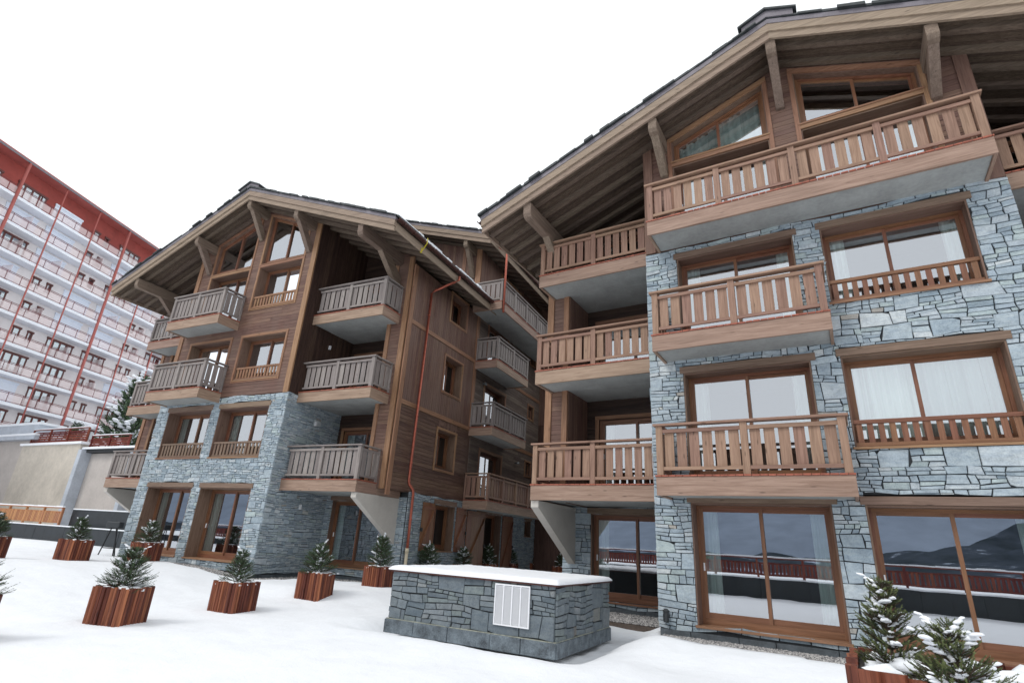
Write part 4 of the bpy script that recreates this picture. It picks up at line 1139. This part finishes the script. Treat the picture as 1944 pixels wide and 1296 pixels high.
# ------------------------------------------------------------------ ground, gravel
def ground():
    m = MB(); xs = []; ys = []
    def axis_(lo, hi, fine_lo, fine_hi, st):
        a = []; x = fine_lo
        while x <= fine_hi: a.append(x); x += st
        g = st; x = fine_lo
        L_ = []
        while x > lo: g *= 1.35; x -= g; L_.append(x)
        g = st; x = a[-1]; Rr = []
        while x < hi: g *= 1.35; x += g; Rr.append(x)
        return L_[::-1] + a + Rr
    xs = axis_(-260, 260, -28, 6, .14); ys = axis_(-40, 320, -2, 20, .14)
    vs = []; cpl = Vector((-6.3, 10.7))
    for y in ys:
        for x in xs:
            z = .05 * noise.noise(Vector((x * .25, y * .25, 0))) + .03 * noise.noise(Vector((x * .9, y * .9, 4))) + .012 * noise.noise(Vector((x * 2.6, y * 2.6, 8))) + .006 * max(0, noise.noise(Vector((x * 7, y * 7, 2))))
            # shallow melt hollow round the plant room
            dx = max(-8.35 - x, 0, x + 4.3); dy = max(8.95 - y, 0, y - 12.5); dd = math.hypot(dx, dy)
            z -= .15 * math.exp(-(dd / .32) ** 2) * (1 + .5 * noise.noise(Vector((x * 2, y * 2, 7))))
            z += .05 * math.exp(-((dd - .9) / .45) ** 2)
            z += rise(x, y) * (1 if dd > 1 else dd)
            # gravel strips lie lower
            if y > 10.6 and x > -3.55 or y > 12.7 and x > -7.6:
                t = (11.08 if x > -3.55 else 12.9) - .02 * (x + 3) + .05 * math.sin(x * 3) + .04 * noise.noise(Vector((x * 3, 0, 0)))
                z -= .30 * min(1, max(0, (y - t) / .16))
            c, s_ = math.cos(-YL), math.sin(-YL); u = x * c - y * s_ + 18.93; v = x * s_ + y * c - 13.4
            if u < 7.9 and v > -1.2:
                t = -.62 if u < 4.4 else (-.62 + min(1, (u - 4.4) / .8) * 2.2)
                z -= (.30 if x > -16 else .09) * min(1, max(0, (v - t + .06 * noise.noise(Vector((x * 2, y * 2, 3)))) / .18)) * min(1, max(0, (7.7 - u) / .3))
            vs.append((x, y, z + .02))
    nx = len(xs)
    m.add(vs, [(j * nx + i, j * nx + i + 1, (j + 1) * nx + i + 1, (j + 1) * nx + i) for j in range(len(ys) - 1) for i in range(nx - 1)], grain=0)
    o = m.build('ground', 'snow', None, smooth=True); tag(o, kind='structure')
ground()
def gravel(areas, name, seed):
    rg = random.Random(seed); m = MB()
    for (to, x0, x1, y0, y1, n) in areas:
        for _ in range(n):
            x, y = rg.uniform(x0, x1), rg.uniform(y0, y1); r = rg.uniform(.014, .038); p = to(x, y)
            if p is None: continue
            k = rg.uniform(0, 6.28); vs = []
            q = [(1, 0, 0), (-1, 0, 0), (0, 1, 0), (0, -1, 0), (0, 0, 1), (0, 0, -1)]
            for a in q:
                X = a[0] * rg.uniform(.8, 1.3); Y = a[1] * rg.uniform(.6, 1.0); Z = a[2] * rg.uniform(.5, .8)
                vs.append((p[0] + r * (X * math.cos(k) - Y * math.sin(k)), p[1] + r * (X * math.sin(k) + Y * math.cos(k)), p[2] + r * Z))
            m.add(vs, [(0, 2, 4), (2, 1, 4), (1, 3, 4), (3, 0, 4), (2, 0, 5), (1, 2, 5), (3, 1, 5), (0, 3, 5)], grain=0)
    return m
g = gravel([(lambda x, y: (x, y, .185), -3.5, 3.8, 10.85, 12.0, 14000), (lambda x, y: (x, y, .18), -7.4, -3.6, 13.0, 14.8, 7000)], 'gravel', 1)
tag(g.build('gravel', 'gravel'), 'grey pebbles along the foot of the nearer chalet', 'gravel', kind='stuff')
def lf(u, v):
    p = Lw(u, v, 0); return (p[0], p[1], max(.175, rise(p[0], p[1]) - .04))
g = gravel([(lf, -22.9, -15.1, 12.75, 13.4, 5000), (lf, -15.6, -11.9, 13.4, 16.2, 6000)], 'gravel', 2)
tag(g.build('gravel', 'gravel'), 'grey pebbles along the foot of the farther chalet', 'gravel', kind='stuff')
m = MB(); m.box(-3.5, 3.9, 10.7, 11.99, .05, .165); m.box(-7.6, -3.501, 12.95, 14.9, .05, .165); o = m.build('path', 'earth'); tag(o, kind='structure')
m = MB(); m.add([Lw(-19, 12.6, .15), Lw(-11.4, 12.6, .15), Lw(-11.4, 16.4, .15), Lw(-19, 16.4, .15)], [(0, 1, 2, 3)]); tag(m.build('path', 'earth'), kind='structure')

# ------------------------------------------------------------------ terrace edge: black parapet and fence (left and behind the camera)
def fence(parent_pts, z0, z1, name, label, mat, post=1.9, snowcap=True, cat='fence', group=None, pitch=.16, rails=False):
    root = empty(name, (parent_pts[0][0], parent_pts[0][1], 0)); tag(root, label, cat, group)
    ox, oy = parent_pts[0]
    pm = MB(); sm = MB(); cm = MB()
    for (ax, ay), (bx, by) in zip(parent_pts, parent_pts[1:]):
        d = Vector((bx - ax, by - ay, 0)); L = d.length; d.normalize()
        P = lambda t, z, off=0: Vector((ax - ox, ay - oy, 0)) + d * t + Vector((-d.y, d.x, 0)) * off + Vector((0, 0, z))
        n = max(1, round(L / post))
        for i in range(n + 1): pm.bar(P(L * i / n, z0 - .05), P(L * i / n, z1), .11, .09, up=(d.x, d.y, 0), grain=2)
        pm.bar(P(0, z1 + .02), P(L, z1 + .02), .15, .05); pm.bar(P(0, z0 + .12), P(L, z0 + .12), .05, .09); pm.bar(P(0, z1 - .20), P(L, z1 - .20), .05, .08)
        t = .1
        if rails:
            for k in range(4): sm.bar(P(0, z0 + .25 + k * (z1 - z0 - .4) / 4, .05), P(L, z0 + .25 + k * (z1 - z0 - .4) / 4, .05), .04, .12)
            for k in range(int(L / .8)): sm.bar(P(k * .8, z0 + .1, .08), P(k * .8 + .5, z1 - .2, .08), .03, .07)
        while t < L - .05 and not rails: sm.bar(P(t, z0 + .10, .04), P(t, z1 - .18, .04), .022, .11, up=(d.x, d.y, 0)); t += pitch
        if snowcap:
            t = 0
            while t < L:
                w = min(rnd.uniform(.3, .9), L - t); h = rnd.uniform(.05, .08); cm.bar(P(t, z1 + .045 + h / 2), P(t + w + .02, z1 + .045 + h / 2), rnd.uniform(.14, .17), h); t += w
    pm.build('rail', mat, root); sm.build('slats', mat, root)
    if snowcap: cm.build('snow_cap', 'snowc', root, bevel=.02)
    return root
def parapet(pts, z1, name, label, mat='membrane', th=.25, z0=-.2, snow=True, panel=1.0):
    root = None; m = MB(); c = MB()
    for (ax, ay), (bx, by) in zip(pts, pts[1:]):
        d = Vector((bx - ax, by - ay, 0)); L = d.length; d.normalize(); t = 0
        while t < L - .01:
            w = min(panel, L - t); j = rnd.uniform(0, .02)
            a = Vector((ax, ay, 0)) + d * (t + .004); b_ = Vector((ax, ay, 0)) + d * (t + w - .004)
            nn = Vector((-d.y, d.x, 0)) * j
            m.bar(a + nn + Vector((0, 0, (z0 + z1) / 2)), b_ + nn + Vector((0, 0, (z0 + z1) / 2)), th, z1 - z0); t += w
        if snow: c.bar(Vector((ax, ay, z1 + .03)), Vector((bx, by, z1 + .03)), th + .05, .06)
    o = m.build(name, mat); tag(o, label, 'wall')
    if snow: c.build('snow_cap', 'snowc', o, bevel=.02)
    return o
pA = [Lw(-31.2, 18, 0)[:2], Lw(-62, 18, 0)[:2]]
parapet([Lw(-22.6, 18, 0)[:2], Lw(-60, 18, 0)[:2]], 1.18, 'parapet_wall', 'low black membrane parapet at the end of the snow terrace')
parapet([Lw(-24.2, 18.6, 0)[:2], Lw(-36.6, 18.6, 0)[:2]], 2.12, 'parapet_wall', 'taller black membrane wall beside the end of the orange fence', panel=1.4)
fence([Lw(-36.75, 18.05, 0)[:2], Lw(-60, 18.05, 0)[:2]], 1.27, 2.15, 'wooden_fence', 'orange wooden slat fence on the black parapet at the left', 'fence')
parapet([(-60, -4.6), (30, -4.6)], .85, 'parapet_wall', 'black parapet behind the viewer, mirrored in the terrace doors')
fence([(-40, -4.6), (30, -4.6)], .92, 1.72, 'wooden_fence', 'red brown terrace fence seen mirrored in the glass doors', 'redwood')

# ------------------------------------------------------------------ retaining walls, upper terrace
def lbox(m, u0, u1, v0, v1, z0, z1, **k):
    vs = [Lw(u, v, z) for z in (z0, z1) for u, v in ((u0, v0), (u1, v0), (u1, v1), (u0, v1))]
    m.add(vs, [(0, 3, 2, 1), (4, 5, 6, 7), (0, 1, 5, 4), (1, 2, 6, 5), (2, 3, 7, 6), (3, 0, 4, 7)], **k)
m = MB(); lbox(m, -53.4, -45.3, 22, 24, -.5, 6.72); o = m.build('retaining_wall', 'cream'); tag(o, 'stained cream retaining wall below the red terrace rail', 'wall')
m = MB(); lbox(m, -53.6, -45.1, 21.85, 24, 6.722, 6.9); m.build('snow_cap', 'snowc', o, bevel=.03)
m = MB(); lbox(m, -75, -53.45, 22.4, 24, -.5, 7.25); o = m.build('retaining_wall', 'greyren'); tag(o, 'grey rendered retaining wall at the left picture edge', 'wall')
m = MB(); lbox(m, -75, -52.0, 21.9, 24, 7.252, 7.55); m.build('wall_coping', 'pale', o); m = MB(); lbox(m, -75, -52.0, 21.88, 24, 7.552, 7.72); m.build('snow_cap', 'snowc', o, bevel=.03)
m = MB(); lbox(m, -75, -53.5, 22.6, 24.5, 7.722, 8.6); m.build('upper_course', 'pale', o); m = MB(); lbox(m, -75, -53.4, 22.55, 24.5, 8.602, 8.8); m.build('snow_cap', 'snowc', o, bevel=.03)
m = MB(); lbox(m, -45.28, -36.0, 22.6, 24, -.5, 6.1); o = m.build('retaining_wall', 'greyren'); tag(o, 'patched grey retaining wall right of the blue grey buttress', 'wall')
m = MB(); lbox(m, -45.2, -44.75, 21.9, 22.59, -.5, 6.3); m.build('buttress', 'pale', o); m = MB(); lbox(m, -38.9, -38.5, 21.9, 22.59, -.5, 6.1); m.build('buttress', 'pale', o)
m = MB(); lbox(m, -45.25, -36, 22.2, 24.2, 6.12, 6.34); m.build('wall_coping', 'mortar', o); m = MB(); lbox(m, -45.25, -36, 22.1, 24.2, 6.345, 6.5); m.build('snow_cap', 'snowc', o, bevel=.03)
m = MB(); lbox(m, -40.2, -34.5, 23.2, 24.2, 6.35, 8.1); o = m.build('boundary_wall', 'greyren'); tag(o, 'short pale wall end above the retaining walls, capped with snow', 'wall')
m = MB(); lbox(m, -40.35, -39.4, 23.0, 24.3, 6.35, 8.15); m.build('wall_pillar', 'pale', o); m = MB(); lbox(m, -40.45, -34.5, 22.95, 24.35, 8.152, 8.32); m.build('snow_cap', 'snowc', o, bevel=.03)
# upper terrace slope of snow up to the red block
m = MB(); vs = []; nu, nv = 40, 16
for j in range(nv + 1):
    for i in range(nu + 1):
        u = -100 + 84 * i / nu; v = 23.9 + 40 * j / nv
        x, y, z = Lw(u, v, 6.4 + .07 * (v - 23.9) + .25 * noise.noise(Vector((u * .2, v * .2, 0)))); vs.append((x, y, z))
m.add(vs, [(j * (nu + 1) + i, j * (nu + 1) + i + 1, (j + 1) * (nu + 1) + i + 1, (j + 1) * (nu + 1) + i) for j in range(nv) for i in range(nu)], grain=0)
tag(m.build('snow_slope', 'snow', None, smooth=True), kind='structure')
fence([Lw(-52.9, 22.2, 0)[:2], Lw(-45.3, 22.2, 0)[:2]], 6.85, 7.95, 'red_railing', 'dark red railing on top of the cream retaining wall', 'redwood', post=2.4, rails=True)
fence([Lw(-45.1, 22.5, 0)[:2], Lw(-40.5, 22.5, 0)[:2]], 6.3, 7.35, 'red_railing', 'dark red railing above the patched grey retaining wall', 'redwood', post=2.3, rails=True)
fence([Lw(-42, 27.0, 0)[:2], Lw(-32, 27.0, 0)[:2]], 8.7, 10.0, 'red_railing', 'dark red railing on the upper snowy steps beside the large fir', 'redwood', post=2.4, rails=True)
# firs on the slope
f_ = spruce(7.4, 2.5, 41, nl=.24, w=.05, dens=24, whorls=22, snow=1.0, snow_r=.34, sub_n=7, bot=.04)
t = make_tree(f_, Lw(-50.0, 27.5, 6.4), name='fir_tree', nm='needle'); tag(t, 'large snow dusted fir between the red block and the farther chalet', 'tree')
f_ = spruce(2.6, 1.0, 42, nl=.18, w=.035, dens=16, whorls=10, snow=.35, snow_r=.18, sub_n=6)
t = make_tree(f_, Lw(-57.2, 27.0, 7.2), name='fir_tree', nm='needle'); tag(t, 'small dark fir standing before the foot of the red block', 'tree')

# ------------------------------------------------------------------ red apartment block
apt = empty('apartment_block', (0, 0, 0), YB)
tag(apt, 'tall red and white apartment block with rows of red railed balconies', 'building')
DB = -57.0; F0 = 35.05; ST = 2.80
sgn = -1        # facade looks to +v (toward the camera)
U0, U1 = -82.0, -20.0
NF = 12
ZF = [1.7 + 57 * q for q in (.52, .4715, .4225, .3735, .3245, .2755, .2265, .1775, .1285, .0795, .03)]
def fb(m, u0, u1, d0, d1, z0, z1, **k): m.box(u0, u1, DB - d1, DB - d0, z0, z1, **k)   # d: metres behind the slab edge
m = MB(); fb(m, U0, U1, 1.5, 13, -2, ZF[0] + .02); aw = m.build('wall', 'bwall', apt)
m = MB(); fb(m, U0, U1, 1.45, 13, ZF[0] + .021, 35.2); m.build('top_storey_wall', 'bred', apt)
m = MB(); fb(m, U0 - 1, U1 + 1, -.1, 14, 35.21, 35.5); m.build('roof', 'bredb', apt)
m = MB(); fb(m, U0 - 1, U1 + 1, -.16, -.101, 35.15, 35.35); m.build('roof_edge', 'flash', apt)
for z in ZF:
    m = MB(); fb(m, U0, U1, 0, 1.46, z - .22, z); s_ = m.build('floor_slab', 'bslab', apt)
    m = MB(); fb(m, U0, U1, -.03, .10, z - .02, z + .05); m.build('slab_edge', 'bslabtop', s_)
    m = MB()
    for zz in (z + 1.05, z + .92): fb(m, U0, U1, .04, .08, zz, zz + .045)
    fb(m, U0, U1, .04, .08, z + .14, z + .18)
    u = U0
    while u < U1: fb(m, u, u + .04, .04, .08, z, z + 1.05); u += 1.47
    m.build('balcony_railing', 'bmar', s_)
    m = MB(); u = U0; rg = random.Random(int(z * 10))
    while u < U1:
        fb(m, u + .05, u + 1.42, .055, .065, z + .18, z + .90); u += 1.47
    m.build('balcony_panels', 'panel', s_)
cu = [(-.655 - .0745 * i) * 57 + .0 for i in range(-4, 12)]
for i, u in enumerate(cu):
    w = .30 if (i - 4) % 3 == 0 else .15
    if not (U0 < u < U1): continue
    m = MB(); m.tube([(u, DB + .02, -1), (u, DB + .02, 35.2)], w * .5, 10) ; m.build('column', 'bredb', apt, smooth=True)
rg = random.Random(91)
wn = 0
def bwin(u, w, z, hh, kind, sill=0):
    f = MB(); d = 1.5 if z < ZF[0] else 1.45
    fm = 'bwood' if kind in ('door', 'small') else 'shutter'
    fb(f, u - .05, u + w + .05, d - .12, d - .002, z + hh + .05, z + hh + .25) ; fb(f, u - .0, u + .14, d - .05, d - .002, z + sill, z + hh + .05); fb(f, u + w - .14, u + w, d - .05, d - .002, z + sill, z + hh + .05)
    if kind == 'door':
        n = 4 if w > 2.3 else 2
        for i in range(1, n): fb(f, u + w * i / n - .09, u + w * i / n + .09, d - .05, d - .002, z + sill, z + hh + .05)
        fb(f, u + .09, u + w - .09, d - .048, d - .003, z + sill, z + sill + .1)
    o = f.build('window', fm, apt)
    g = MB()
    if kind == 'shutter': fb(g, u + .09, u + w - .09, d - .03, d - .004, z + sill, z + hh + .05); g.build('rolling_shutter', 'shutter', o)
    else: fb(g, u + .09, u + w - .09, d - .02, d - .004, z + sill, z + hh + .05); g.build('pane', 'bglass', o)
VIS = (-66, -30)
for fi, z in enumerate(ZF[:-1] if True else ZF):
    for i in range(len(cu) - 1):
        a, b_ = cu[i + 1], cu[i]
        if b_ < VIS[0] or a > VIS[1]: continue
        k = rg.random()
        if (i + fi // 3) % 3 == 0:
            bwin(a + .9, .6, z, 2.0, 'small', 1.1); bwin(a + 2.2, .8, z, 2.0, 'small', 1.1)
        elif k < .52: bwin(a + .45, 3.3, z, 2.15, 'shutter')
        else: bwin(a + .5, 3.1, z, 2.15, 'door')
# small ground-floor dividers
for fi, z in enumerate(ZF[1:]):
    for i in range(len(cu)):
        if VIS[0] < cu[i] < VIS[1] and rg.random() < .6: m = MB(); fb(m, cu[i] + 1.9, cu[i] + 1.94, .12, 1.4, z + .05, z + 1.8); m.build('wind_screen', 'panel', apt)

# small folded garden table standing by the left corner of the farther chalet
st_ = empty('metal_stand', Lw(-22.5, 12.9, .42), .4); tag(st_, 'thin black metal stand by the left stone corner of the farther chalet', 'stand')
m = MB()
for a, b_ in (((-.35, 0, 0), (-.1, 0, 1.0)), ((.35, 0, 0), (.1, 0, 1.0)), ((0, .3, 0), (.05, .1, 1.0)), ((-.28, 0, .3), (.28, 0, .3))): m.bar(a, b_, .03)
m.build('leg', 'black', st_)
m = MB(); m.box(-.28, .28, -.12, .12, 1.0, 1.22); m.build('head', 'iron', st_, bevel=.03)

# ------------------------------------------------------------------ mountains behind the viewer (mirrored in the glass)
def mat_mount():
    m, nt, b = new_mat('forest_mountain')
    o = objco(nt)
    n = noise_tex(nt, mapping(nt, o, (1, 1, 2.5)), .02, 8, .6, .5); n2 = noise_tex(nt, o, .15, 6, .7)
    v = math_n(nt, 'MULTIPLY_ADD', n2, .25, n)
    c = ramp(nt, v, [(.52, (.030, .040, .050)), (.72, (.06, .075, .10)), (.78, (.40, .46, .56))])
    nt.links.new(c, b.inputs['Base Color']); b.inputs['Roughness'].default_value = 1
    b.inputs['Specular IOR Level'].default_value = 0
    return m
M['mount'] = mat_mount()
M['haze'] = plain('hazy_mountain', (.23, .275, .35), 1, 0, .004, .25, spec=0)  # distance haze is painted in as a blue-grey base colour
def mountain(name, y, prof, mat, x0=-900, x1=900, depth=250, n=220):
    m = MB(); vs = []; K = 14
    for j in range(K + 1):
        for i in range(n + 1):
            x = x0 + (x1 - x0) * i / n; t = j / K
            h = prof(x) * t ** .8
            vs.append((x, y - depth * t + 12 * noise.noise(Vector((x * .01, t * 4, 0))), -8 + h + (10 * noise.noise(Vector((x * .02, t * 6, 2))) + 3 * noise.noise(Vector((x * .12, t * 30, 2)))) * t))
    m.add(vs, [(j * (n + 1) + i, j * (n + 1) + i + 1, (j + 1) * (n + 1) + i + 1, (j + 1) * (n + 1) + i) for j in range(K) for i in range(n)], grain=0)
    tag(m.build(name, mat, None, smooth=True), kind='structure')
mountain('mountain', -420, lambda x: 8 + 95 / (1 + math.exp(-(x - 160) / 70)), 'mount', depth=200)
mountain('mountain', -900, lambda x: 150 + 40 * math.sin(x * .004 + 1), 'haze', -1800, 1800, 500)
tr = spruce(13, 3.4, 55, nl=.5, w=.12, dens=8, whorls=18, snow=.3, snow_r=.4, sub_n=6)
t = make_tree(tr, (-13.5, -26, -6), name='fir_tree', nm='needle'); tag(t, 'dark fir beyond the fence, mirrored in the terrace door under the loggia', 'tree')

# ------------------------------------------------------------------ camera
CR = ((0.8575008418996236, 0.5113852942490758, 0.05636831527669429), (-0.1349950917984997, 0.3293693707576484, -0.93450101273192), (-0.496456071905321, 0.7937259592783686, 0.3514690174621965))
cam = bpy.data.cameras.new('camera'); co = bpy.data.objects.new('camera', cam); col.objects.link(co)
rx, ry, rz_ = (Vector(r) for r in CR); ry, rz_ = -ry, -rz_
co.matrix_world = Matrix(((rx.x, ry.x, rz_.x, 0), (rx.y, ry.y, rz_.y, 0), (rx.z, ry.z, rz_.z, 1.7), (0, 0, 0, 1)))
cam.sensor_width = 36; cam.lens = 1020.3866 / 1944 * 36; cam.clip_start = .05; cam.clip_end = 4000
scene.camera = co

# ------------------------------------------------------------------ light
w = bpy.data.worlds.new('World'); scene.world = w; w.use_nodes = True; nt = w.node_tree
bg = nt.nodes['Background']
sun_el, sun_az = R(48), R(205)
sky = nt.nodes.new('ShaderNodeTexSky'); sky.sky_type = 'NISHITA'; sky.sun_disc = False
sky.sun_elevation = sun_el; sky.sun_rotation = sun_az; sky.air_density = 1; sky.dust_density = 4; sky.altitude = 1800
mx = nt.nodes.new('ShaderNodeMix'); mx.data_type = 'RGBA'; mx.inputs[0].default_value = .96
nt.links.new(sky.outputs[0], mx.inputs[6]); mx.inputs[7].default_value = (11.8, 12.2, 12.5, 1)   # cloud deck
nt.links.new(mx.outputs[2], bg.inputs['Color']); bg.inputs['Strength'].default_value = .10
sun = bpy.data.lights.new('sun', 'SUN'); sun.energy = 1.25; sun.angle = R(20); sun.color = (1, .97, .92)
so_ = bpy.data.objects.new('sun', sun); col.objects.link(so_)
d = Vector((math.sin(sun_az) * math.cos(sun_el), math.cos(sun_az) * math.cos(sun_el), math.sin(sun_el)))
so_.rotation_euler = (-d).to_track_quat('-Z', 'Y').to_euler()
scene.view_settings.view_transform = 'Standard'; scene.view_settings.look = 'None'; scene.view_settings.exposure = 0
scene.cycles.max_bounces = 8; scene.cycles.transparent_max_bounces = 16
